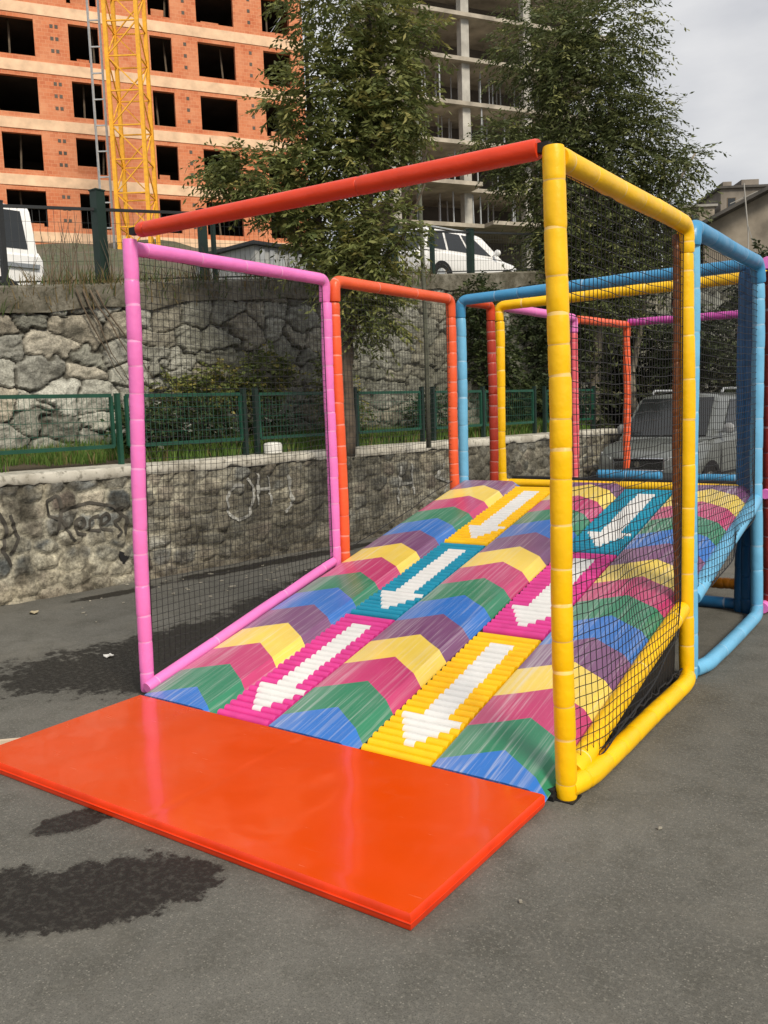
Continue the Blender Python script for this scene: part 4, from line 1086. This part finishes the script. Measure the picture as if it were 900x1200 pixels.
# ------------------------------------------------------------------ vehicles
def vehicle(name, label, cat, loc, rz, paint, prof, L, hw, belt, roofz, gh, wheel_x, hood_z, van=True):
    """x forward, y to the left; prof = lower body outline stations (x, z_bottom, z_top, half width)"""
    root = tag(empty(name, loc, rz), label, cat)
    def ring(x, zb, zt_, h):
        return [(x, -h * .86, zb), (x, -h * .97, zb + .10), (x, -h, zb + .5 * (zt_ - zb)), (x, -h * .985, zt_ - .10), (x, -h * .90, zt_ - .02), (x, -h * .45, zt_), (x, 0, zt_ + .012),
                (x, h * .45, zt_), (x, h * .90, zt_ - .02), (x, h * .985, zt_ - .10), (x, h, zb + .5 * (zt_ - zb)), (x, h * .97, zb + .10), (x, h * .86, zb)]
    mb = MB(); vs = []
    for s in prof: vs += ring(*s)
    n = 13; fs = []
    for i in range(len(prof) - 1):
        for k in range(n): fs.append((i * n + k, (i + 1) * n + k, (i + 1) * n + (k + 1) % n, i * n + (k + 1) % n))
    fs += [tuple(range(n)), tuple((len(prof) - 1) * n + k for k in range(n - 1, -1, -1))]
    mb.add(vs, fs)
    body = mb.build('body', paint, root, True, 38)
    # greenhouse
    mb = MB(); vs = []
    G = gh['rings']      # list of (x_at_belt, x_at_roof)
    (xfb, xfr), (xrb, xrr) = G
    hb, hr = hw * .93, hw * .80
    ns = 6
    def gp(u, v, side):        # u 0 front ..1 rear, v 0 belt..1 roof
        xb = xfb + (xrb - xfb) * u; xr = xfr + (xrr - xfr) * u
        x = xb + (xr - xb) * v; h = hb + (hr - hb) * v
        return Vector((x, side * h, belt - .03 + (roofz - belt + .03) * v))
    vs = []; fs = []
    us = [0, .04, .2, .4, .6, .8, .96, 1]
    for u in us:
        edge = .04 if u in (0, 1) else 0
        for (v, yk) in ((0, -1), (.5, -1), (.9, -1), (.985, -.93), (1.03, -.5), (1.045, 0), (1.03, .5), (.985, .93), (.9, 1), (.5, 1), (0, 1)):
            p = gp(u, min(v, 1), 1); vs.append((p.x, p.y * yk, p.z + (max(0, v - 1) * (roofz - belt) if u not in (0, 1) else -.02)))
    n = 11
    for i in range(len(us) - 1):
        for k in range(n - 1): fs.append((i * n + k, (i + 1) * n + k, (i + 1) * n + k + 1, i * n + k + 1))
    fs += [tuple(range(n)), tuple((len(us) - 1) * n + k for k in range(n - 1, -1, -1))]
    mb.add(vs, fs); cab = mb.build('cabin', paint, root, True, 45)
    # windscreen and rear glass stand a few mm proud
    def pane(nm, pts, out, lab=None):
        p = [Vector(q) for q in pts]; o_ = Vector(out)
        m_ = MB(); m_.add([q + o_ * .014 for q in p] + [q - o_ * .01 for q in p], [tuple(range(len(p)))] + [(i, len(p) + i, len(p) + (i + 1) % len(p), (i + 1) % len(p)) for i in range(len(p))])
        ob = m_.build(nm, M['glass'], root)
        return ob
    f0, f1 = gp(0, .06, 1), gp(0, .92, 1)
    pane('windscreen', [(f0.x, -f0.y * .9, f0.z), (f0.x, f0.y * .9, f0.z), (f1.x, f1.y * .9, f1.z), (f1.x, -f1.y * .9, f1.z)], (1, 0, .4))
    r0, r1 = gp(1, .1, 1), gp(1, .86, 1)
    pane('rear_window', [(r0.x, r0.y * .85, r0.z), (r0.x, -r0.y * .85, r0.z), (r1.x, -r1.y * .85, r1.z), (r1.x, r1.y * .85, r1.z)], (-1, 0, .2))
    for side in (-1, 1):
        for (ua, ub, tb) in gh['windows']:
            q = [gp(ua, .10, side), gp(ub, .10, side), gp(ub - .01, .86, side), gp(ua + tb, .86, side)]
            if side < 0: q = q[::-1]
            pane('side_window', q, (0, side, .15))
        # mirror
        b_ = gp(.10, .12, side); m_ = MB()
        m_.sweep([b_ + Vector((0, 0, 0)), b_ + Vector((0, side * .09, .03))], .02, 6)
        c = b_ + Vector((.02, side * .16, .06))
        m_.sweep([c + Vector((.05, 0, 0)), c + Vector((.03, 0, 0)), c + Vector((-.03, 0, 0)), c + Vector((-.045, 0, 0))], [.04, .085, .09, .075], 10)
        m_.build('mirror', gh.get('mirror', M['black']), root, True, 50)
    # wheels
    for x in wheel_x:
        for side in (-1, 1):
            cx_, cy_, R = x, side * (hw - .10), .31
            m_ = MB(); pr = [(.10, -.2 * side), (.0, 0)]
            ring_ = [(.20, .085), (.28, .10), (.31, .07), (.31, -.07), (.28, -.10), (.20, -.10)]
            vs = []; N = 24
            for (rr_, yy) in ring_:
                for k in range(N): vs.append((cx_ + rr_ * math.cos(2 * math.pi * k / N), cy_ + side * yy, R + rr_ * math.sin(2 * math.pi * k / N)))
            m_.add(vs, [(i * N + k, i * N + (k + 1) % N, (i + 1) * N + (k + 1) % N, (i + 1) * N + k) for i in range(5) for k in range(N)])
            ty = m_.build('wheel', M['tyre'], root, True, 40)
            m_ = MB(); vs = []
            for (rr_, yy) in ((.20, .07), (.17, .075), (.05, .095), (.001, .095)):
                for k in range(N): vs.append((cx_ + rr_ * math.cos(2 * math.pi * k / N), cy_ + side * yy, R + rr_ * math.sin(2 * math.pi * k / N)))
            m_.add(vs, [(i * N + k, i * N + (k + 1) % N, (i + 1) * N + (k + 1) % N, (i + 1) * N + k) for i in range(3) for k in range(N)])
            m_.build('rim', M['galv'], ty, True, 40)
            # dark wheel arch
            m_ = MB(); vs = []; K = 14
            for k in range(K + 1):
                a_ = math.pi * k / K
                for rr_ in (.30, .375): vs.append((cx_ + rr_ * math.cos(a_), side * (hw + .006), R + rr_ * math.sin(a_)))
            m_.add(vs, [(2 * k, 2 * k + 1, 2 * k + 3, 2 * k + 2) for k in range(K)]); m_.build('wheel_arch', M['black'], root)
    xf = prof[-1][0]; zb, zt_ = prof[-1][1], prof[-1][2]
    return root, xf, pane
# silver van: long side to the right of the picture, nose towards the camera
HD = rad(-90) + math.atan2(-WD[0], WD[1]) * 1.0
heading = math.atan2(-WD[1], -WD[0])
nose = Vector((-.62, 10.37, 0)); fdir = Vector((-WD[0], -WD[1], 0)); ctr = nose - fdir * 2.1
prof = [(-2.1, .35, 1.02, .80), (-2.05, .26, 1.08, .84), (-1.2, .22, 1.10, .86), (0, .2, 1.08, .86), (.75, .2, 1.06, .86), (1.15, .2, 1.03, .855), (1.6, .22, .98, .83), (1.9, .24, .92, .79), (2.04, .28, .82, .74), (2.1, .34, .70, .68)]
van, xf, pane = vehicle('parked_van', 'silver grey van with roof rails parked behind the slide ramp', 'van', (ctr.x, ctr.y, 0), heading, M['silver_paint'], prof, 4.2, .86, 1.06, 1.74,
    {'rings': ((1.22, .62), (-2.02, -1.92)), 'windows': ((.14, .36, .045), (.39, .66, 0), (.69, .95, 0)), 'mirror': simple('mirror_paint', (.35, .36, .37), .4)}, (1.30, -1.32), .98)
def vpart(nm, mb, mat, smooth=True, par=van): return mb.build(nm, mat, par, smooth, 45)
mb = MB(); mb.box(2.035, 2.10, -.42, .42, .56, .74); vpart('grille', mb, M['black'], False)
mb = MB()
for z in (.555, .745): mb.sweep([(2.095, -.44, z), (2.115, 0, z), (2.095, .44, z)], .014, 6)
for y in (-.44, .44): mb.bar((2.095, y, .555), (2.095, y, .745), .014, 6)
mb.sweep([(2.105, 0, .65), (2.122, 0, .65)], [.05, .05], 14); vpart('grille_trim', mb, M['chrome'])
for s in (-1, 1):
    mb = MB(); mb.add([(2.10, s * .47, .60), (2.0, s * .74, .66), (1.80, s * .80, .82), (1.99, s * .72, .84), (2.08, s * .50, .76),
                       (2.0, s * .47, .60), (1.9, s * .70, .66), (1.74, s * .74, .82), (1.9, s * .68, .84), (1.98, s * .50, .76)],
                      [(0, 1, 2, 3, 4), (0, 5, 6, 1), (1, 6, 7, 2), (2, 7, 8, 3), (3, 8, 9, 4), (4, 9, 5, 0)]); vpart('headlight', mb, M['headlight'], False)
mb = MB(); mb.sweep([(1.95, -.84, .42), (2.12, -.6, .42), (2.18, 0, .42), (2.12, .6, .42), (1.95, .84, .42)], .11, 8); vpart('bumper', mb, M['dark_metal'])
mb = MB(); mb.box(2.285, 2.296, -.24, .24, .36, .46); vpart('number_plate', mb, M['white_plastic'], False)
for s in (-1, 1):
    mb = MB(); mb.sweep([(.35, s * .62, 1.76), (.28, s * .62, 1.83), (-1.55, s * .62, 1.83), (-1.62, s * .62, 1.76)], .022, 6); vpart('roof_rail', mb, M['galv'])
    mb = MB(); mb.bar((1.25, s * .872, .45), (-1.7, s * .872, .48), .02, 4)
    for x in (.95, -.12, -1.0): mb.bar((x, s * .868, .30), (x - .03, s * .868, 1.0), .006, 4)
    vpart('side_moulding', mb, M['black'], False)

# white car on the terrace
cpos = Vector((-8.0, 17.25, 0)); tc_ = float((np.array([cpos.x, cpos.y]) - WA) @ WD)
prof2 = [(-2.1, .40, .88, .74), (-2.02, .28, .95, .80), (-1.2, .22, .98, .84), (0, .2, .97, .85), (.8, .2, .95, .85), (1.2, .2, .92, .84), (1.7, .22, .86, .80), (2.0, .28, .76, .74), (2.12, .36, .62, .66)]
car, xf, pane = vehicle('parked_car', 'white estate car parked on the terrace behind the dark wire fence', 'car', (cpos.x, cpos.y, 2.55 + .105 * (tc_ - .8) + .19 * 3.13 - .02), math.atan2(WD[1], WD[0]) - .05, M['white_paint'], prof2, 4.2, .85, .95, 1.50,
    {'rings': ((1.15, .35), (-1.98, -1.75)), 'windows': ((.13, .40, .09), (.43, .68, 0), (.71, .94, 0)), 'mirror': M['white_paint']}, (1.3, -1.3), .9)
for s in (-1, 1):
    mb = MB(); mb.add([(2.06, s * .45, .60), (1.98, s * .70, .62), (1.80, s * .77, .76), (1.95, s * .50, .76), (1.96, s * .45, .60), (1.88, s * .66, .62), (1.72, s * .70, .76), (1.85, s * .50, .76)],
                      [(0, 1, 2, 3), (0, 4, 5, 1), (1, 5, 6, 2), (2, 6, 7, 3), (3, 7, 4, 0)]); mb.build('headlight', M['headlight'], car)
    mb = MB(); mb.sweep([(.2, s * .58, 1.5), (.1, s * .58, 1.56), (-1.5, s * .58, 1.56), (-1.6, s * .58, 1.5)], .018, 6); mb.build('roof_rail', M['galv'], car, True)

# ------------------------------------------------------------------ buildings
FANG = rad(58.5)
def brick_mat():
    t = NT('hollow_brick')
    cx_ = t.node('ShaderNodeSeparateXYZ'); t.link(t.co, cx_.inputs[0]); cb = t.node('ShaderNodeCombineXYZ')
    t.link(t.math('ADD', cx_.outputs[0], cx_.outputs[1]), cb.inputs[0]); t.link(cx_.outputs[2], cb.inputs[1])
    b = t.node('ShaderNodeTexBrick'); t.link(cb.outputs[0], b.inputs['Vector'])
    b.inputs['Scale'].default_value = 1; b.inputs['Brick Width'].default_value = .30; b.inputs['Row Height'].default_value = .19; b.inputs['Mortar Size'].default_value = .012
    b.inputs['Color1'].default_value = (*srgb(206, 124, 84), 1); b.inputs['Color2'].default_value = (*srgb(188, 104, 68), 1); b.inputs['Mortar'].default_value = (*srgb(206, 140, 104), 1)
    n = t.noise(.7, 6, .65)
    t.base(t.mix(t.ramp(n, [(.40, 0), (.72, .65)]), b.outputs['Color'], srgb(222, 160, 122))); t.set(rough=.9); t.bump(t.noise(12, 4), .4, .02)
    return t.mat
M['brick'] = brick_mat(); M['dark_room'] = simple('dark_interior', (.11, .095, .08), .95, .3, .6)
BB = tag(empty('brick_building', (-38.986, 23.783, 0), FANG), 'unfinished orange brick building with empty black window openings', 'building')
bands = [8.9, 11.8, 14.7, 17.6, 20.5, 23.4, 26.3]          # top of each concrete floor band
wins = [(-9.4, -7.2), (-5.6, -3.6), (-2.6, -1.6), (.2, 2.15), (3.87, 5.4), (8.1, 9.3), (10.75, 12.88), (14.55, 16.2)]
S0, S1 = -12.0, 17.0
mb = MB()
edges = [S0] + [x for w_ in wins for x in w_] + [S1]
for zb0, zb1 in zip(bands[:-1], bands[1:]):
    w0, w1 = zb0 + .27, zb1 - .78
    for i in range(0, len(edges), 2): mb.box(edges[i], edges[i + 1], 0, .28, zb0 + .002, zb1 - .55)
    for a, b in wins:
        mb.box(a + .002, b - .002, .01, .27, zb0 + .002, w0); mb.box(a + .002, b - .002, .01, .27, w1, zb1 - .55)
mb.box(S1 - .28, S1 - .002, .285, 12, 6, 26)
keep_b = mb.build('wall', M['brick'], BB)
mb = MB()
for z in bands: mb.box(S0, S1 + .03, -.035, .32, z - .55, z)
mb.build('floor_band', simple('cream_band', srgb(226, 192, 160), .9, .2, 1.5), BB)
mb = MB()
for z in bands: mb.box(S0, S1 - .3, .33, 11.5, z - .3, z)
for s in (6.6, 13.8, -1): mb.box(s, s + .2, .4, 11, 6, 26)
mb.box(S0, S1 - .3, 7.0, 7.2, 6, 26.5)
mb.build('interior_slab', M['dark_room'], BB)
mb = MB()
for zb0 in bands[:-1]:
    for s in (9.95, 13.7, 2.95, 3.2, -3.1):
        for k in range(3): mb.box(s, s + .16, -.012, .0, zb0 + .55 + .62 * k, zb0 + .73 + .62 * k)
mb.build('putlog_hole', M['dark_room'], BB)  # holes drawn as raised blocks, their shade put into the colour
rnd = random.Random(12)
for zb0 in bands[1:-1]:
    for a, b in wins[3:]:
        if rnd.random() < .6:
            x = rnd.uniform(a, b - .6); MB().box(x, x + rnd.uniform(.5, 1.1), .9, 1.3, zb0 + .003, zb0 + rnd.uniform(.5, 1.3)).build('brick_pile', M['brick'], BB)
        if rnd.random() < .5:
            x = rnd.uniform(a + .15, b - .15); MB().bar((x, .7, zb0), (x + rnd.uniform(-.2, .2), 1.0, zb0 + 2.3), .05, 5).build('timber_prop', M['wood'], BB)
# base behind the fence, down to the bank
mb = MB(); mb.box(S0, S1, .02, 11.9, 4, bands[0] - .56); mb.build('basement_wall', M['grey_concrete'], BB)

# concrete frame building
CB = tag(empty('concrete_building', (-27.82, 47.13, 0), FANG), 'grey concrete building shell with bare floors, columns and rows of thin props', 'building')
fl = [14.25, 16.6, 19.4, 22.25, 25.1, 27.95, 30.8, 33.6]
mb = MB()
for i, z in enumerate(fl): mb.box(-2.2 if i < 1 else -.6, 15.5, 0, 12, z - .26, z)
mb.box(-.9, 3.9, -1.6, -.002, 16.34, 16.6); mb.box(4.9, 9.5, -1.2, -.002, 14.0, 14.25); mb.box(-.6, 15.5, -.9, -.002, 19.14, 19.4)
mb.build('floor_slab', simple('slab_concrete', (.38, .34, .28), .95, .4, .8, .4), CB)
for s in (-1.5, 3.9, 8.85, 13.8):
    for y in (.4, 5.6):
        mb = MB(); mb.box(s - .3, s + .3, y, y + .6, 8, 33.3); mb.build('column', M['concrete'], CB)
rnd = random.Random(5)
cnt = 0
for a, b in zip(fl[:-1], fl[1:]):
    for k in range(22):
        if cnt >= 88 or b > 25.2: break
        s = -.3 + .58 * k + rnd.uniform(-.3, .3); y = rnd.uniform(.2, 3.5); cnt += 1
        mb = MB(); mb.bar((s, y, a), (s + rnd.uniform(-.06, .06), y, b - .26), .055, 6); mb.bar((s, y, a), (s, y, a + .02), .12, 4); mb.build('steel_prop', M['galv'], CB)
mb = MB(); mb.box(-.4, 15.3, 4.6, 4.8, 6, 33.3)
mb.build('shade_wall', M['dark_room'], CB)  # added dark wall; the shade inside the shell is in its colour

# tower crane mast and hoist ladder
CR = tag(empty('tower_crane', (-29.2, 24.45, 7), rad(35)), 'yellow lattice mast of a tower crane in front of the brick building', 'crane')
mb = MB(); hwid = .72
for sx_ in (-1, 1):
    for sy_ in (-1, 1): mb.bar((sx_ * hwid, sy_ * hwid, -1), (sx_ * hwid, sy_ * hwid, 18), .12, 4)
keep_leg = mb.build('mast_leg', M['crane_yellow'], CR)
mb = MB(); z = -1; k = 0
cs = [(-1, -1), (1, -1), (1, 1), (-1, 1)]
while z < 17:
    for i in range(4):
        a, b = cs[i], cs[(i + 1) % 4]
        mb.bar((a[0] * hwid, a[1] * hwid, z), (b[0] * hwid, b[1] * hwid, z), .042, 4)
        if (k + i) % 2: a, b = b, a
        mb.bar((a[0] * hwid, a[1] * hwid, z), (b[0] * hwid, b[1] * hwid, z + 1.5), .036, 4)
    z += 1.5; k += 1
mb.build('mast_lattice', M['crane_yellow'], CR)
mb = MB(); mb.bar((-1.2, -1.2, -1.0), (-1.2, -1.2, -.2), .3, 4); mb.box(-1.3, 1.3, -1.3, 1.3, -1.6, -.9); mb.build('mast_base', M['grey_concrete'], CR)
LD = MB(); q = Vector((-30.27, 23.55, 0)); u = Vector((.818, .574, 0)) * .25
for s in (-1, 1): LD.bar(q + u * s + Vector((0, 0, 8)), q + u * s + Vector((0, 0, 24)), .055, 4)
z = 8.3
while z < 24: LD.bar(q - u + Vector((0, 0, z)), q + u + Vector((0, 0, z)), .04, 4); z += 1.15
tag(LD.build('hoist_ladder', M['galv'], None), 'tall grey steel hoist ladder left of the yellow crane mast', 'ladder')

# pale site cabin and stacked boards on the terrace
mb = MB(); mb.box(-1.1, 1.1, -.9, .9, 0, 1.25); cab = None
SCB = tag(empty('site_cabin', wp(7.6, 5.2, zt(6.0) - .48 + .2), W_ANG), 'pale grey site cabin behind the terrace fence under the red beam', 'cabin')
mb.build('wall', simple('cabin_grey', (.36, .37, .37), .7, .1, 2), SCB)
mb = MB(); mb.box(-1.2, 1.2, -1, 1, 1.252, 1.31); mb.build('roof', M['dark_metal'], SCB)
mb = MB()
for k in range(9): mb.box(-1.0 + .22 * k, -.9 + .22 * k, -.93, -.902, .05, 1.2)
mb.build('wall_rib', M['galv'], SCB)
bp = wp(2.2, 8.5, 0)
profb = [(-2.1, .40, 1.12, .82), (-2.05, .28, 1.18, .85), (-1.2, .24, 1.18, .86), (0, .22, 1.17, .86), (.9, .22, 1.14, .86), (1.4, .24, 1.06, .84), (1.8, .26, .96, .80), (2.0, .30, .84, .75), (2.1, .36, .70, .68)]
bus, xf, pane = vehicle('parked_minibus', 'white minibus cut off by the left edge behind the terrace fence', 'minibus', (bp[0], bp[1], 2.55 + .105 * 1.4 + .19 * 4.5 - .02), math.atan2(-WD[1], -WD[0]), M['white_paint'], profb, 4.2, .86, 1.15, 2.0,
    {'rings': ((1.4, .9), (-2.02, -1.96)), 'windows': ((.10, .32, .04), (.36, .64, 0), (.67, .95, 0)), 'mirror': M['black']}, (1.30, -1.32), 1.0)
mb = MB()
for s_ in (-1, 1): mb.bar((1.2, s_ * .872, .9), (-2.0, s_ * .872, .9), .05, 4)
mb.build('side_stripe', simple('grey_stripe', (.2, .22, .25), .5), bus)

# old houses on the right
def house(name, label, loc, rz, w_, d_, h_, roofh, wallm, roofm, flat=False, over=.35, wl=()):
    r = tag(empty(name, loc, rz), label, 'house')
    mb = MB(); mb.box(0, w_, 0, d_, -9 if flat else -4, h_)
    if not flat: mb.add([(0, 0, h_), (0, d_, h_), (0, d_ / 2, h_ + roofh), (w_, 0, h_), (w_, d_, h_), (w_, d_ / 2, h_ + roofh)], [(0, 2, 1), (3, 4, 5)])
    mb.build('wall', wallm, r)
    mb = MB()
    if flat:
        mb.box(-over, w_ + over, -over, d_ + over, h_ + .002, h_ + .18)
    else:
        for s in (0, 1):
            y0 = -over if s == 0 else d_ + over; zo = h_ - over * roofh / (d_ / 2)
            a = [(-over, y0, zo), (w_ + over, y0, zo), (w_ + over, d_ / 2, h_ + roofh + .0), (-over, d_ / 2, h_ + roofh)]
            mb.add(a + [(p[0], p[1], p[2] + .12) for p in a], [(0, 1, 2, 3), (7, 6, 5, 4), (0, 4, 5, 1), (1, 5, 6, 2), (2, 6, 7, 3), (3, 7, 4, 0)])
    mb.build('roof', roofm, r)
    for (x, z, ww, hh) in wl:
        mb = MB(); mb.box(x, x + ww, -.03, .0, z, z + hh); f = mb.build('window', M['wood'], r)
        mb = MB(); mb.box(x + .06, x + ww - .06, -.04, -.031, z + .06, z + hh - .06); mb.build('pane', M['glass'], f)
    return r
plaster = simple('old_plaster', (.27, .235, .19), .95, .45, 1.1, .4); oldroof = simple('old_tin_roof', (.07, .065, .06), .8, .4, 1.5, .4); plaster2 = simple('grey_plaster', (.21, .185, .16), .95, .3, .7, .4)
house('old_house', 'old plastered house with a dark sloping roof edge behind the blue top beam', (3.3, 30.5, 5.45), rad(103), 8, 8, 2.2, 1.75, plaster, oldroof, over=.6, wl=())
rz_ = rad(33)
H2 = house('flat_house', 'brown flat roofed block house on the hill, tallest one above the dark roof edge', (-14.6, 71.6, 15.9), rz_, 3.6, 5, 2.6, 0, plaster2, oldroof, True, .25, wl=((.5, .9, .7, 1.0), (2.2, .9, .7, 1.0)))
mb = MB(); mb.box(.3, 1.0, .4, 1.4, 2.79, 3.25); mb.box(2.0, 3.4, 1, 3, 2.79, 3.5); mb.build('roof_block', plaster2, H2)
H3 = house('flat_house', 'low tan block house on the hill beside the big feathery tree', (-17.2, 69.6, 15.2), rz_, 2.7, 5, 1.9, 0, plaster, M['grey_concrete'], True, .2, wl=((.8, .6, .7, .8),))
H4 = house('hill_house', 'grey block house with a stepped roof on the hill at the right edge', (-11.2, 73.4, 15.9), rz_, 6, 5, 1.9, 0, plaster2, oldroof, True, .3, wl=((.7, .6, .8, .9), (2.6, .6, .8, .9)))
mb = MB(); mb.box(1.4, 3.4, .6, 3, 2.09, 2.9); mb.box(3.6, 4.0, .6, 1, 2.09, 3.2); mb.build('roof_block', plaster, H4)
mb = MB(); mb.sweep([(-2.60, 26.9, 5.0), (-2.72, 27.3, 7.0), (-2.9, 27.4, 8.6)], .022, 6); mb.bar((-2.72, 27.3, 7.2), (-2.2, 27.2, 5.4), .015, 4); mb.bar((-3.3, 27.3, 8.0), (-2.5, 27.5, 8.3), .018, 4)
tag(mb.build('utility_pole', M['grey_concrete'], None), 'thin leaning utility pole in front of the old grey house', 'pole')

# ------------------------------------------------------------------ litter
rnd = random.Random(9)
def scrap(name, label, cat, x, y, s, mat, seed):
    r2 = random.Random(seed); mb = MB(); N = 9; vs = [(x, y, .004 + s * .35)]
    for k in range(N):
        a = 2 * math.pi * k / N; q = s * r2.uniform(.5, 1.1); vs.append((x + q * math.cos(a), y + q * math.sin(a) * .7, .005 + s * r2.uniform(.0, .45)))
    vs += [(v[0], v[1], max(.003, v[2] - s * .12)) for v in vs]
    mb.add(vs, [(0, 1 + k, 1 + (k + 1) % N) for k in range(N)] + [(10, 11 + (k + 1) % N, 11 + k) for k in range(N)] + [(1 + k, 11 + k, 11 + (k + 1) % N, 1 + (k + 1) % N) for k in range(N)])
    return tag(mb.build(name, mat, None), label, cat)
scrap('tissue', 'crumpled white tissue on the asphalt right of the light blue bottom beam', 'tissue', 2.13 + .85, 3.1, .04, M['paper'], 1)
scrap('fallen_leaf', 'curled pale leaf on the asphalt at the foot of the low wall', 'leaf', -2.72, .96, .06, M['dry_leaf'], 2)
scrap('paper_scrap', 'flat pale paper scrap on the dark wet patch left of the pink post', 'paper', -.98, .42, .05, M['paper'], 3)
mb = MB()
mb.bar((-.16, -.98, .02), (.02, -.80, .02), .018, 4); tag(mb.build('wood_strip', simple('pale_wood', (.55, .45, .34), .8), None), 'pale wooden strip lying by the left corner of the orange mat', 'strip')
mb = MB(); 
for k in range(95):
    if k < 60: tt_, of = rnd.gauss(1.8, 1.6), -abs(rnd.gauss(.9, .6)); x, y, _ = wp(tt_, of, 0)
    else: x, y = rnd.uniform(-2, 5), rnd.uniform(-2.3, 6)
    if (-.1 < x < 2.7 and -1.2 < y < 4): continue
    s = rnd.uniform(.004, .016); a = rnd.uniform(0, 6)
    c, s_ = math.cos(a), math.sin(a)
    l = s * rnd.uniform(1, 2.4)
    vs = [(x + c * l - s_ * s, y + s_ * l + c * s, .004), (x - c * l - s_ * s, y - s_ * l + c * s, .004), (x - c * l + s_ * s, y - s_ * l - c * s, .004), (x + c * l + s_ * s, y + s_ * l - c * s, .004)]
    vs += [(v[0], v[1], v[2] + rnd.uniform(.002, .010)) for v in vs]
    mb.add(vs, [(4, 5, 6, 7), (0, 1, 5, 4), (1, 2, 6, 5), (2, 3, 7, 6), (3, 0, 4, 7)])
tag(mb.build('litter', simple('litter_bits', (.30, .28, .23), .9, .4, 3), None), kind='stuff')
